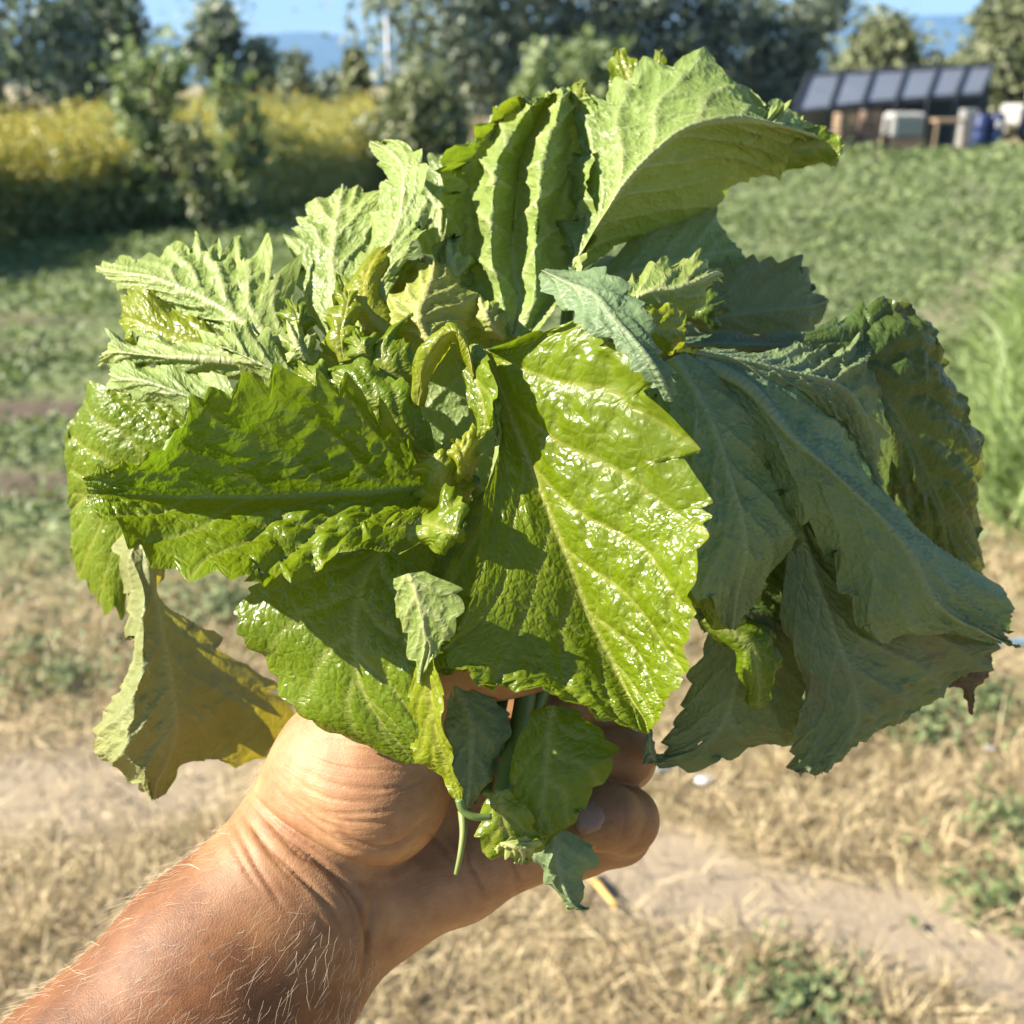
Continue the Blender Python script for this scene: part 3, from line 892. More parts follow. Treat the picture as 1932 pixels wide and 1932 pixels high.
# a few weeds in the straw at the right
wv, wf, wt, off = [], [], [], 0
for (xx, yy, nn, sp) in ((1720, 1370, 900, .10), (1850, 1330, 500, .12), (1900, 1560, 350, .08), (1500, 1900, 500, .10), (430, 1150, 700, .16), (130, 1290, 300, .12), (60, 1240, 400, .2), (1880, 1700, 200, .08)):
    p = G(xx, yy); r1 = np.abs(rng.normal(0, sp, nn)); aa = rng.uniform(0, 6.283, nn)
    c = np.stack([p[0] + r1 * np.cos(aa), p[1] + r1 * np.sin(aa) * .8, np.abs(rng.normal(.018, .018, nn)) + .004], -1)
    nr = unit(np.stack([rng.normal(0, .6, nn), rng.normal(0, .6, nn), np.ones(nn)], -1)); a = unit(np.cross(nr, rng.normal(0, 1, (nn, 3)))); b = np.cross(nr, a)
    s_ = rng.uniform(.006, .014, nn)[:, None]
    v, f = diamonds(c, a * s_ * 1.4, b * s_ * .7)
    wv.append(v); wf.append(f + off); off += len(v); wt.append(np.repeat(np.clip(rng.normal(.5, .25, nn), 0, 1), 4))
o = mesh_obj('weeds', np.vstack(wv), np.vstack(wf), M_cover, smooth=False, attrs={'tone': np.concatenate(wt)})
tag(o, 'small green weeds scattered through the straw', 'weeds', kind='stuff')

# ------------------------------------------------------------------ the hand and forearm
def V3(x, y, d):
    return P(x, y, d)


def capsule(p, a, b, ra, rb):
    ba = b - a
    h = np.clip(((p - a) @ ba) / (ba @ ba), 0, 1)
    return np.linalg.norm(p - a - h[..., None] * ba, axis=-1) - (ra + (rb - ra) * h)


def smin(a, b, k):
    h = np.clip(0.5 + 0.5 * (b - a) / k, 0, 1)
    return b + (a - b) * h - k * h * (1 - h)


def chain(p, pts, k=0.003):
    d = None
    for (a, ra), (b, rb) in zip(pts[:-1], pts[1:]):
        c = capsule(p, a, b, ra, rb)
        d = c if d is None else smin(d, c, k)
    return d


mm = 0.001
FOREARM = [(V3(-560, 3150, .235), .043), (V3(-150, 2500, .268), .041), (V3(180, 2110, .293), .0365), (V3(400, 1840, .308), .0315), (V3(530, 1695, .314), .0285)]
FOREARM2 = [(V3(330, 2120, .300), .031), (V3(520, 1830, .315), .0275), (V3(610, 1730, .318), .0235)]
THUMB = [(V3(560, 1560, .322), .0185), (V3(655, 1450, .318), .0215), (V3(740, 1385, .316), .0205), (V3(845, 1262, .312), .0125), (V3(950, 1238, .306), .0115), (V3(1045, 1240, .302), .0095)]
THENAR = [(V3(640, 1500, .316), .0205), (V3(705, 1490, .311), .0215), (V3(720, 1440, .314), .020)]
HYPO = [(V3(640, 1700, .323), .0205), (V3(740, 1685, .326), .0175), (V3(860, 1645, .331), .0155), (V3(985, 1590, .336), .0135)]
MID = [(V3(640, 1600, .335), .0190), (V3(800, 1540, .340), .0165), (V3(985, 1480, .346), .0135)]
UPP = [(V3(660, 1500, .340), .0190), (V3(830, 1400, .345), .0155), (V3(970, 1370, .352), .0130)]
PINKY = [(V3(985, 1592, .338), .0122), (V3(1085, 1592, .345), .0108), (V3(1170, 1570, .338), .0100), (V3(1180, 1546, .318), .0098), (V3(1142, 1540, .308), .0096), (V3(1085, 1553, .305), .0083)]
RING = [(V3(985, 1480, .348), .0122), (V3(1100, 1450, .356), .0108), (V3(1180, 1432, .346), .0102), (V3(1172, 1424, .324), .0098), (V3(1085, 1430, .318), .0085)]
MIDF = [(V3(975, 1370, .354), .0122), (V3(1090, 1330, .362), .0108), (V3(1160, 1318, .350), .0100), (V3(1150, 1316, .330), .0096), (V3(1075, 1330, .324), .0085)]
INDEX = [(V3(955, 1300, .356), .0120), (V3(1060, 1240, .362), .0105), (V3(1120, 1225, .352), .0098), (V3(1105, 1225, .334), .0093), (V3(1040, 1240, .328), .0083)]


def body_sdf(p):
    d = chain(p, FOREARM, .006)
    d = smin(d, chain(p, FOREARM2, .006), .016)
    palm = chain(p, MID, .006)
    palm = smin(palm, chain(p, UPP, .006), .010)
    palm = smin(palm, chain(p, HYPO, .005), .007)
    d = smin(d, palm, .011)
    th = smin(chain(p, THUMB, .007), chain(p, THENAR, .006), .007)
    d = smin(d, th, .0042)
    fg = chain(p, PINKY, .003)
    for c in (RING, MIDF, INDEX):
        fg = smin(fg, chain(p, c, .003), .0012)
    return smin(d, fg, .0040)


def surface_nets(h):
    allp = np.array([a for c in (FOREARM, THUMB, THENAR, HYPO, MID, UPP, PINKY, RING, MIDF, INDEX) for a, _ in c])
    lo = allp.min(0) - .05; hi = allp.max(0) + .05
    B = 8
    nb = np.ceil((hi - lo) / (h * B)).astype(int)
    n = nb * B
    F = np.full(n, 1.0, np.float32)
    bi = np.stack(np.meshgrid(*[np.arange(k) for k in nb], indexing='ij'), -1).reshape(-1, 3)
    cen = lo + (bi + 0.5) * B * h
    dc = body_sdf(cen)
    F4 = F.reshape(nb[0], B, nb[1], B, nb[2], B)
    inside = dc < -h * B * 1.1
    for i, j, k in bi[inside]: F4[i, :, j, :, k, :] = -1
    act = bi[np.abs(dc) <= h * B * 1.1]
    off = np.stack(np.meshgrid(*[np.arange(B)] * 3, indexing='ij'), -1).reshape(-1, 3)
    for s in range(0, len(act), 400):
        a = act[s:s + 400]
        pts = lo + (a[:, None] * B + off[None]) * h
        val = body_sdf(pts.reshape(-1, 3)).reshape(len(a), B, B, B)
        for q, (i, j, k) in enumerate(a): F4[i, :, j, :, k, :] = val[q]
    S = F < 0
    c8 = [S[a:n[0] - 1 + a, b:n[1] - 1 + b, c:n[2] - 1 + c] for a in (0, 1) for b in (0, 1) for c in (0, 1)]
    cnt = sum(c.astype(np.int8) for c in c8)
    cell = np.argwhere((cnt > 0) & (cnt < 8))
    vid = np.full(n - 1, -1, np.int32); vid[tuple(cell.T)] = np.arange(len(cell))
    acc = np.zeros((len(cell), 3)); w = np.zeros(len(cell))
    cr = [(a, b, c) for a in (0, 1) for b in (0, 1) for c in (0, 1)]
    for p0 in cr:
        for ax in range(3):
            if p0[ax]: continue
            p1 = list(p0); p1[ax] = 1
            f0 = F[tuple((cell + p0).T)]; f1 = F[tuple((cell + p1).T)]
            m = (f0 < 0) != (f1 < 0)
            tt = np.where(m, f0 / np.where(m, f0 - f1, 1), 0)
            pt = np.array(p0, float)[None] + tt[:, None] * (np.array(p1) - np.array(p0))
            acc += np.where(m[:, None], pt, 0); w += m
    verts = lo + (cell + acc / w[:, None]) * h
    quads = []
    for ax in range(3):
        o1, o2 = (ax + 1) % 3, (ax + 2) % 3
        sl0 = [slice(1, n[k] - 1) for k in range(3)]; sl1 = list(sl0)
        sl0[ax] = slice(0, n[ax] - 1); sl1[ax] = slice(1, n[ax])
        e = S[tuple(sl0)] != S[tuple(sl1)]
        idx = np.argwhere(e)
        sgn = S[tuple(sl0)][tuple(idx.T)]
        for k in range(3):
            if k != ax: idx[:, k] += 1
        def vv(d1, d2):
            q = idx.copy(); q[:, o1] += d1; q[:, o2] += d2
            return vid[tuple(q.T)]
        q = np.stack([vv(-1, -1), vv(0, -1), vv(0, 0), vv(-1, 0)], -1)
        q[~sgn] = q[~sgn][:, ::-1]
        quads.append(q)
    f = np.vstack(quads)
    return verts, f[(f >= 0).all(1)]


def sdf_grad(p, e=4e-4):
    g = np.stack([body_sdf(p + e * np.eye(3)[k]) - body_sdf(p - e * np.eye(3)[k]) for k in range(3)], -1)
    return unit(g)


hv, hf = surface_nets(0.00075)
for _ in range(2):
    hn = sdf_grad(hv)
    hv = hv - hn * body_sdf(hv)[:, None]
hn = sdf_grad(hv)
px, py, pd = to_pic(hv)
facing = np.clip(-(unit(hv - CAM) * hn).sum(1), 0, 1)
sees = sstep(0.0, 0.25, facing)

CREASES = [  # picture polyline, width (units), depth (mm)
    ([(470, 1492), (500, 1525), (529, 1552), (592, 1594), (656, 1627), (719, 1643), (762, 1626), (790, 1592)], 7, 1.5),
    ([(640, 1568), (670, 1588), (719, 1600), (765, 1585), (800, 1545)], 6, 1.0),
    ([(468, 1508), (520, 1562), (592, 1620), (647, 1666), (677, 1708), (691, 1757), (695, 1804), (686, 1835)], 7, 1.3),
    ([(455, 1530), (500, 1590), (560, 1650), (620, 1710), (650, 1770)], 6, 0.7),
    ([(440, 1548), (487, 1640), (540, 1720)], 6, 0.5),
    ([(475, 1560), (520, 1625), (580, 1690)], 5, 0.45),
    ([(540, 1500), (600, 1545), (650, 1565)], 5, 0.45),
    ([(555, 1470), (620, 1505), (700, 1515)], 4, 0.35),
    ([(560, 1450), (640, 1480), (760, 1490)], 4, 0.3),
    ([(570, 1425), (650, 1448), (780, 1455)], 4, 0.3),
    ([(590, 1530), (660, 1550), (745, 1552)], 5, 0.45),
    ([(610, 1400), (700, 1418), (790, 1420)], 4, 0.22),
    ([(520, 1485), (570, 1540), (640, 1590), (700, 1612)], 5, 0.5),
    ([(884, 1560), (884, 1618), (905, 1660), (916, 1691), (913, 1745)], 6, 0.8),
    ([(955, 1600), (971, 1632), (998, 1706)], 5, 0.8),
    ([(800, 1560), (840, 1600), (870, 1660), (875, 1720)], 6, 0.5),
    ([(1172, 1500), (1178, 1550), (1165, 1600)], 4, 0.3),
    ([(600, 1730), (640, 1790), (655, 1830)], 6, 0.5),
    ([(700, 1690), (697, 1750), (692, 1800), (680, 1850)], 8, 1.2),
    ([(560, 1500), (610, 1530), (690, 1535), (770, 1520)], 4, 0.35),
    ([(590, 1395), (660, 1400), (740, 1395)], 3.5, 0.2),
    ([(600, 1475), (690, 1492), (780, 1478)], 3.5, 0.25),
    ([(500, 1545), (560, 1610), (610, 1640)], 4, 0.5),
    ([(430, 1580), (470, 1650), (500, 1690)], 5, 0.4),
    ([(620, 1650), (655, 1700), (668, 1760)], 4, 0.5),
    ([(735, 1500), (790, 1475), (805, 1450)], 4, 0.3),
]
disp = np.zeros(len(hv))
for pl_, w_, dp in CREASES:
    c = catmull(np.array(pl_, float), 40)
    m = (np.abs(px - c[:, 0].mean()) < np.ptp(c[:, 0]) / 2 + 60) & (np.abs(py - c[:, 1].mean()) < np.ptp(c[:, 1]) / 2 + 60) & (facing > 0.02)
    if not m.any(): continue
    X, Y = px[m], py[m]
    d = np.full(len(X), 1e9); pr = np.zeros(len(X))
    for k in range(len(c) - 1):
        a0, a1 = c[k], c[k + 1]; ba = a1 - a0
        tt = np.clip(((X - a0[0]) * ba[0] + (Y - a0[1]) * ba[1]) / (ba @ ba), 0, 1)
        dd = np.hypot(X - a0[0] - tt * ba[0], Y - a0[1] - tt * ba[1])
        nd_ = dd < d; d = np.where(nd_, dd, d); pr = np.where(nd_, (k + tt) / (len(c) - 1), pr)
    env = np.sin(np.pi * np.clip(pr, 0.03, 0.97)) ** 0.6
    disp[m] += 0.95 * dp * mm * env * (-np.exp(-(d / (0.62 * w_)) ** 2) - 0.25 * np.exp(-(d / (2.0 * w_)) ** 2) + 0.34 * np.exp(-((d - 2.2 * w_) / (1.4 * w_)) ** 2)) * sees[m]
# faint tendons and lumps of the forearm and palm
disp += 0.00045 * snoise(hv[:, 0] * 1.0 + hv[:, 1] * 0.6, hv[:, 2] * 1.0 - hv[:, 1] * 0.4, 95, 81, 2)
hv = hv + hn * disp[:, None]
arm_axis = unit(V3(530, 1695, .31) - V3(-150, 2500, .268))
along = (hv - V3(600, 1640, .315)) @ arm_axis
tan = sstep(0.012, -0.035, along)
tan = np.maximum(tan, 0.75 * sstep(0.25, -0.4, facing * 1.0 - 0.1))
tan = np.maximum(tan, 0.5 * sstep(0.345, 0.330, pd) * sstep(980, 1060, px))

t = NT('skin')
pos = t.n('TexCoord').outputs['Object']
tn = t.attr('tan')
n1 = t.ramp(t.noise(pos, 85, 5, 0.65), [(0.3, 0.0), (0.7, 1.0)]); n2 = t.noise(pos, 420, 3)
pale = t.mix(n1, (0.27, 0.125, 0.058), (0.42, 0.235, 0.115))
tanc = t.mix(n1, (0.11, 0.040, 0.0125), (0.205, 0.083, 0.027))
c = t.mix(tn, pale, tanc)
fre = t.ramp(t.noise(pos, 260, 2, 0.7), [(0.60, 0.0), (0.72, 1.0)])
c = t.mix(t.math('MULTIPLY', fre, t.math('MULTIPLY', tn, 0.5)), c, (0.09, 0.032, 0.013))
vor = t.n('TexVoronoi', feature='DISTANCE_TO_EDGE', Scale=1100.0)
mp = t.n('Mapping', Scale=(70, 70, 1150)); t.t.links.new(pos, mp.inputs[0])
line = t.math('MULTIPLY', t.noise(mp.outputs[0], 1.0, 3), t.math('MULTIPLY', t.math('SUBTRACT', 1.0, tn), 1.3))
t.t.links.new(pos, vor.inputs['Vector'])
hgt = t.math('ADD', t.math('MINIMUM', vor.outputs['Distance'], 0.25), t.math('ADD', line, t.math('MULTIPLY', n2, 0.7)))
b = t.n('Bump', Height=hgt, Strength=0.28, Distance=0.0006).outputs[0]
sk = t.n('BsdfPrincipled', **{'Base Color': c, 'Roughness': t.math('ADD', 0.53, t.math('MULTIPLY', n2, 0.12)), 'Normal': b, 'IOR': 1.42})
sk.inputs['Subsurface Weight'].default_value = 0.25
sk.inputs['Subsurface Radius'].default_value = (1.0, 0.35, 0.15)
sk.inputs['Subsurface Scale'].default_value = 0.004
M_skin = t.surf(sk.outputs[0])

person = empty('person', 'left forearm and hand gripping the bunch of leaves, palm towards the viewer', 'person')
arm = mesh_obj('hand_and_forearm', hv, hf, M_skin, person, attrs={'tan': tan})


def march(x, y, d0=0.22):
    p0 = CAM; r = unit(P(x, y, 1.0) - CAM)
    tt = np.full(np.shape(x), d0)
    for _ in range(60):
        tt = tt + np.clip(body_sdf(p0 + r * tt[..., None]), -.01, .01) * 0.9
    return p0 + r * tt[..., None]


def nail(cx, cy, ang, ln, wd, name='fingernail'):
    u, w = np.meshgrid(np.linspace(-1, 1, 22), np.linspace(-1, 1, 20))
    sq = 3.0
    rr = (np.abs(u) ** sq + np.abs(w) ** sq) ** (1 / sq); q = np.maximum(np.abs(u), np.abs(w)) / np.maximum(rr, 1e-6)
    uu, ww = u * q, w * q
    X = cx + (uu * ln * math.cos(ang) - ww * wd * math.sin(ang)); Y = cy + (uu * ln * math.sin(ang) + ww * wd * math.cos(ang))
    p = march(X.ravel(), Y.ravel()); g = sdf_grad(p)
    lift = 0.0009 * (1 - np.clip(rr.ravel(), 0, 1) ** 6) + 0.0005 * np.clip(-uu.ravel(), 0, 1) - 0.0002
    v = p + g * lift[:, None]
    i = np.arange(440).reshape(20, 22)
    f = np.stack([i[:-1, :-1], i[:-1, 1:], i[1:, 1:], i[1:, :-1]], -1).reshape(-1, 4)
    return mesh_obj(name, v, f, M_nail, person)


t = NT('nail')
tc = t.n('TexCoord').outputs['Object']
sk = t.n('BsdfPrincipled', **{'Base Color': t.mix(t.noise(tc, 150, 2), (0.20, 0.11, 0.075), (0.28, 0.165, 0.115)), 'Roughness': 0.48, 'IOR': 1.5})
M_nail = t.surf(sk.outputs[0])
nail(1113, 1541, R_(-14), 30, 31)
nail(1098, 1424, R_(-4), 30, 30)

# arm hair, each strand a thin bent ribbon
cand = np.where((tan > 0.35) & (px > -300) & (px < 720) & (along < 0.02))[0]
pick = rng.choice(cand, min(5200, len(cand)), replace=False)
root_p, nrm = hv[pick], hn[pick]
m = len(pick)
tang = unit(-arm_axis * 0.5 + rng.normal(0, .28, (m, 3)) + np.array([-0.35, 0, -0.3]))
tang = unit(tang - (tang * nrm).sum(1, keepdims=True) * nrm)
L = rng.gamma(4.0, .0013, m)[:, None]
seg = [root_p, root_p + (nrm * .28 + tang * .7) * L * .5, root_p + (nrm * .28 + tang * 1.1 + rng.normal(0, .22, (m, 3))) * L * .85]
sd = unit(np.cross(tang, unit(root_p - CAM))) * 0.000032
vs = np.stack([seg[0] - sd, seg[0] + sd, seg[1] + sd, seg[1] - sd, seg[2] + sd * .35, seg[2] - sd * .35], 1).reshape(-1, 3)
o_ = np.arange(m)[:, None] * 6
ff = np.concatenate([o_ + np.array([[0, 1, 2, 3]]), o_ + np.array([[3, 2, 4, 5]])])
t = NT('arm_hair')
M_hair = t.surf(t.n('BsdfPrincipled', **{'Base Color': (0.78, 0.62, 0.42, 1), 'Roughness': 0.2}).outputs[0])
o = mesh_obj('arm_hair', vs, ff, M_hair, person, smooth=False)
o['kind'] = 'stuff'

# ------------------------------------------------------------------ the bunch of leaves
GREEN_TOP = (0.125, 0.195, 0.006); PALE_UNDER = (0.215, 0.30, 0.095)
M_leaf = leaf_mat('leaf_fresh', GREEN_TOP, PALE_UNDER, (0.16, 0.27, 0.010), (0.33, 0.37, 0.09), (0.42, 0.48, 0.23), 0.2, 0.36)
M_leaf_y = leaf_mat('leaf_yellowing', (0.17, 0.235, 0.008), (0.245, 0.335, 0.075), (0.28, 0.37, 0.012), (0.34, 0.38, 0.08), (0.46, 0.50, 0.24), 0.22, 0.36)
M_leaf_p = leaf_mat('leaf_pale_backed', (0.11, 0.19, 0.012), (0.23, 0.325, 0.085), (0.17, 0.29, 0.012), (0.24, 0.31, 0.08), (0.46, 0.52, 0.26), 0.24, 0.34)
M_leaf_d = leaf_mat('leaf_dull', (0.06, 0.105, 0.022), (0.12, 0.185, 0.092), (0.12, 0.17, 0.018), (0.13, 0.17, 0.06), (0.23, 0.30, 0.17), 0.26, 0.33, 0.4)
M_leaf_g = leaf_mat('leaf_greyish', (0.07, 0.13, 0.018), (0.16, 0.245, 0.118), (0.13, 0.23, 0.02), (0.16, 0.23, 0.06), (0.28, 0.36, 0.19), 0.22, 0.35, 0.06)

M_leaf_o = leaf_mat('leaf_olive', (0.12, 0.15, 0.012), (0.26, 0.30, 0.12), (0.24, 0.24, 0.012), (0.22, 0.24, 0.05), (0.42, 0.45, 0.21), 0.3, 0.38, 0.08)
bunch = empty('leaf_bunch', 'bunch of large fresh green crinkled toothed leaves held up in the hand', 'leaf bunch')


def worley(q, cell, seed):
    """distance to the nearest cell border of a jittered grid, about 0..1"""
    r = np.random.default_rng(seed)
    T = r.random((64, 64, 2))
    g = q / cell
    b = np.floor(g).astype(int); fr = g - b
    D = []
    for i in (-1, 0, 1):
        for j in (-1, 0, 1):
            o = T[(b[..., 0] + i) % 64, (b[..., 1] + j) % 64]
            D.append(np.hypot(i + 0.15 + 0.7 * o[..., 0] - fr[..., 0], j + 0.15 + 0.7 * o[..., 1] - fr[..., 1]))
    D = np.sort(np.stack(D), 0)
    return D[1] - D[0]


def leaf(rows, db, dm, dt, face='top', mat=None, teeth=9, ta=0.10, pk=1.0, ruffle=0.0012, tone=0.15, bulge=0.10, veins=6, vsl=0.42,
         seed=0, ns=None, nt=61, cols=None, label=None, curl=0.0, ruf_n=3.0, name='leaf', parent=None, holes=None, soft=0.6, sides=(1, 1)):
    """one leaf: rows of control points from base to tip, each row left margin, midrib, right margin; depths at base, middle, tip"""
    r = np.random.default_rng(1000 + seed)
    rows = np.array(rows, float); R, C = rows.shape[:2]
    cols = np.linspace(-1, 1, C) if cols is None else np.array(cols, float)
    s_r = np.linspace(0, 1, R)[:, None]
    as3 = lambda d: np.broadcast_to(np.asarray(d, float), (3,)) if np.size(d) in (1, 3) else np.asarray(d, float)
    def ex(d):
        d = np.atleast_1d(np.asarray(d, float))
        if len(d) == C: return d
        if len(d) == 1: return np.full(C, d[0])
        return np.interp(cols, [-1, 0, 1], d)
    b, m_, t_ = ex(db), ex(dm), ex(dt)
    dep = b * (2 * (s_r - .5) * (s_r - 1)) + m_ * (4 * s_r * (1 - s_r)) + t_ * (2 * s_r * (s_r - .5))
    ctrl = P(rows[..., 0], rows[..., 1], dep)                       # R x C x 3
    mid = ctrl[:, np.argmin(np.abs(cols))]
    Ltot = np.linalg.norm(np.diff(mid, axis=0), axis=1).sum()
    Wtot = np.linalg.norm(ctrl[:, 0] - ctrl[:, -1], axis=1).max()
    ns = ns or int(np.clip(Ltot / 0.0007, 50, 190))
    nt = int(np.clip(Wtot / 0.0008, 31, 121)) // 2 * 2 + 1
    dense = catmull(ctrl, 240)                                     # 240 x C x 3
    S, T = np.meshgrid(np.linspace(0, 1, ns), np.linspace(-1, 1, nt), indexing='ij')
    edge = np.abs(T)
    # toothed margin
    amp = r.uniform(0.6, 1.3, (2, teeth + 3)); jit = r.uniform(-.18, .18, (2, teeth + 3))
    tooth = np.zeros_like(S)
    for sd, msk in ((0, T < 0), (1, T >= 0)):
        bw = r.uniform(0.55, 1.45, teeth + 1); bd = np.concatenate([[0], np.cumsum(bw)]); bd /= bd[-1]
        k = np.clip(np.searchsorted(bd, S[msk], side='right') - 1, 0, teeth)
        f = (S[msk] - bd[k]) / (bd[k + 1] - bd[k])
        pkp = 0.66 + jit[sd][k]
        tooth[msk] = (np.where(f < pkp, (f / pkp) ** 0.8, ((1 - f) / (1 - pkp)) ** 0.9) - 0.5) * amp[sd][k] * np.clip(bw[k], .7, 1.3)
    tooth = np.where(T < 0, tooth * sides[0], tooth * sides[1])
    wedge = sstep(0.62, 1.0, edge)
    hw = np.linalg.norm(dense[:, -1] - dense[:, 0], axis=-1) * 0.5
    hws = np.interp(S, np.linspace(0, 1, 240), hw)
    T2 = T * (1 + np.clip(1.35 * ta * hw.max() / np.maximum(hws, 1e-4), 0, .42) * tooth * wedge * sstep(0, .06, S) * sstep(1.0, .95, S))
    S2 = np.clip(S + 0.022 * tooth * wedge * (9 / max(teeth, 5)), 0, 1)
    fi = S2 * 239; i0 = np.clip(fi.astype(int), 0, 238); ff = (fi - i0)[..., None]
    rowp = dense[i0] * (1 - ff[..., None]) + dense[i0 + 1] * ff[..., None]        # ns x nt x C x 3
    j = np.clip(np.searchsorted(cols, T2.ravel()).reshape(T2.shape) - 1, 0, C - 2)
    c0, c1 = cols[j], cols[j + 1]
    w = ((T2 - c0) / (c1 - c0))[..., None]
    gat = lambda k: np.take_along_axis(rowp, k[..., None, None].repeat(3, -1), 2)[..., 0, :]
    p = gat(j) * (1 - w) + gat(j + 1) * w
    if C == 3:      # soften the fold along the midrib
        Lp, Mp, Rp = rowp[..., 0, :], rowp[..., 1, :], rowp[..., 2, :]
        tq = T2[..., None]
        par = Mp + (Rp - Lp) * 0.5 * tq + ((Rp + Lp) * 0.5 - Mp) * tq * tq
        p = p * (1 - soft) + par * soft
    if C > 3:       # round the folds a little
        for _ in range(3 if C < 6 else 2):
            q = p.copy(); q[:, 1:-1] = 0.25 * p[:, :-2] + 0.5 * p[:, 1:-1] + 0.25 * p[:, 2:]; p = q

    def normals(p):
        du = np.gradient(p, axis=0); dv = np.gradient(p, axis=1)
        n = np.cross(du, dv)
        ln = np.linalg.norm(n, axis=-1, keepdims=True)
        return n / np.maximum(ln, 1e-12)
    nn = normals(p)
    mean_n = nn.reshape(-1, 3).mean(0)
    view = p.reshape(-1, 3).mean(0) - CAM
    flip = (mean_n @ view) > 0                 # True: raw normal points away from the viewer
    toward = nn * (-1 if flip else 1)
    half = np.linalg.norm(rowp[..., -1, :] - rowp[..., 0, :], axis=-1) * 0.5
    p = p + toward * (bulge * half * 4 * np.clip(edge, 0, 1) * np.clip(1 - edge * 0.55, 0, 1) * 0.5)[..., None]
    # puckered blade between the veins
    lx, ly = S * Ltot, T * half
    sgn = np.where(T < 0, 1.7, 0.0)
    phi = (S - vsl * edge ** 0.85 * (0.75 + 0.25 * S) + 0.012 * np.sin(9 * S + 7 * edge + sgn)) * veins + sgn * 0.2
    dv_ = np.abs(phi - np.round(phi))
    pil = np.sin(np.pi * np.clip(dv_, 0, .5)) ** 0.7
    lp = np.stack([lx + 0.002 * np.sin(ly * 600 + seed), ly + 0.0015 * np.sin(lx * 700)], -1)
    ci = np.floor(phi + 1000).astype(int)
    cj = np.random.default_rng(seed + 77).random(4096)
    psi = edge * half / (0.0062 * (0.8 + 0.5 * cj[ci % 4096])) + cj[(ci * 7 + (T < 0) * 31) % 4096] + 0.35 * (phi - np.round(phi)) * 2
    rung = np.abs(np.sin(np.pi * psi)) ** 0.55
    cellh = sstep(0.0, 0.5, worley(lp + 0.37 * seed, 0.0075, seed + 3))
    cell2 = sstep(0.0, 0.6, worley(lp + 0.11 * seed, 0.0038, seed + 9))
    quilt = pil * (0.35 + 0.65 * rung)
    loc = 0.35 + 0.85 * sstep(-0.5, 0.6, snoise(lx, ly, 75, seed + 5, 2)) * (0.6 + 0.6 * edge)
    h = (1.45 if face == 'top' else 1.35) * pk * loc * (0.0015 * quilt + 0.00045 * cellh + 0.00022 * cell2) * sstep(0.02, 0.22, edge) * np.clip(half / 0.02, .3, 1)
    up = toward if face == 'top' else -toward
    # ruffled margin and random warping
    rf = ruffle * edge ** 2 * np.sin(2 * np.pi * ruf_n * S + 2.2 * np.sign(T) + seed) * np.sin(np.pi * np.clip(S, 0, 1)) ** .5
    rf = rf + 0.0016 * snoise(lx, ly, 60, seed + 17, 2) + 0.0022 * curl * wedge * (tooth + .3) + 0.0012 * wedge * r.normal(0, .5) 
    p = p + up * h[..., None] + toward * rf[..., None]
    dist_mid = edge * half
    mw = 0.0011 * (1 - 0.75 * S) + 0.0002
    dv_m = dv_ / veins * Ltot * 0.8
    vw = (0.00062 * (1 - 0.6 * edge) + 0.0002)
    vein = np.maximum(np.exp(-(dist_mid / mw) ** 2), 0.85 * np.exp(-(dv_m / vw) ** 2) * (1 - 0.4 * edge))
    rv = np.exp(-(np.abs(psi - np.round(psi)) * 0.0062 / 0.00028) ** 2)
    vein = np.maximum(vein, (0.38 if face == 'top' else 0.6) * rv * sstep(.03, .1, edge) * (1 - .5 * edge))
    vein = np.maximum(vein, 0.16 * (1 - sstep(0.0, 0.10, worley(lp + 0.11 * seed, 0.0038, seed + 9))) * sstep(.03, .1, edge))
    p = p - up * (0.0005 * vein * (1 if face == 'top' else 1.7))[..., None]
    ids = np.arange(ns * nt).reshape(ns, nt)
    f = np.stack([ids[:-1, :-1], ids[1:, :-1], ids[1:, 1:], ids[:-1, 1:]], -1).reshape(-1, 4)
    # front of the faces = upper side of the leaf
    v0 = p.reshape(-1, 3)
    fn = np.cross(v0[f[:, 1]] - v0[f[:, 0]], v0[f[:, 2]] - v0[f[:, 0]]).mean(0)
    want = up.reshape(-1, 3).mean(0)
    if fn @ want < 0: f = f[:, ::-1]
    if holes is not None:
        cS = S.reshape(-1)[f].mean(1); cT = T.reshape(-1)[f].mean(1)
        kp = np.ones(len(f), bool)
        for (hs, ht, rs, rt) in holes:
            kp &= ((cS - hs) / rs) ** 2 + ((cT - ht) / rt) ** 2 > 1
        f = f[kp]
    tn = np.clip(tone + 0.25 * snoise(lx, ly, 45, seed + 23, 2) + 0.12 * wedge, 0, 1)
    o = mesh_obj(name, v0, np.ascontiguousarray(f), mat or M_leaf, parent or bunch, attrs={'vein': vein, 'tone': tn},
                 vattrs={'leaf_place': np.stack([lx + seed * 0.31, ly, 0 * lx], -1).reshape(-1, 3)})
    if label: o['label'] = label
    return o


def stem(pts, r0, r1, mat, name='stem'):
    q = np.array([P(*a) for a in pts])
    v, f = tube(catmull(q, 24), np.linspace(r0, r1, 24), 10)
    return mesh_obj(name, v, f, mat, bunch)


M_stem = simple_mat('stem_green', (0.10, 0.16, 0.035), 0.45, 0.25, 300)

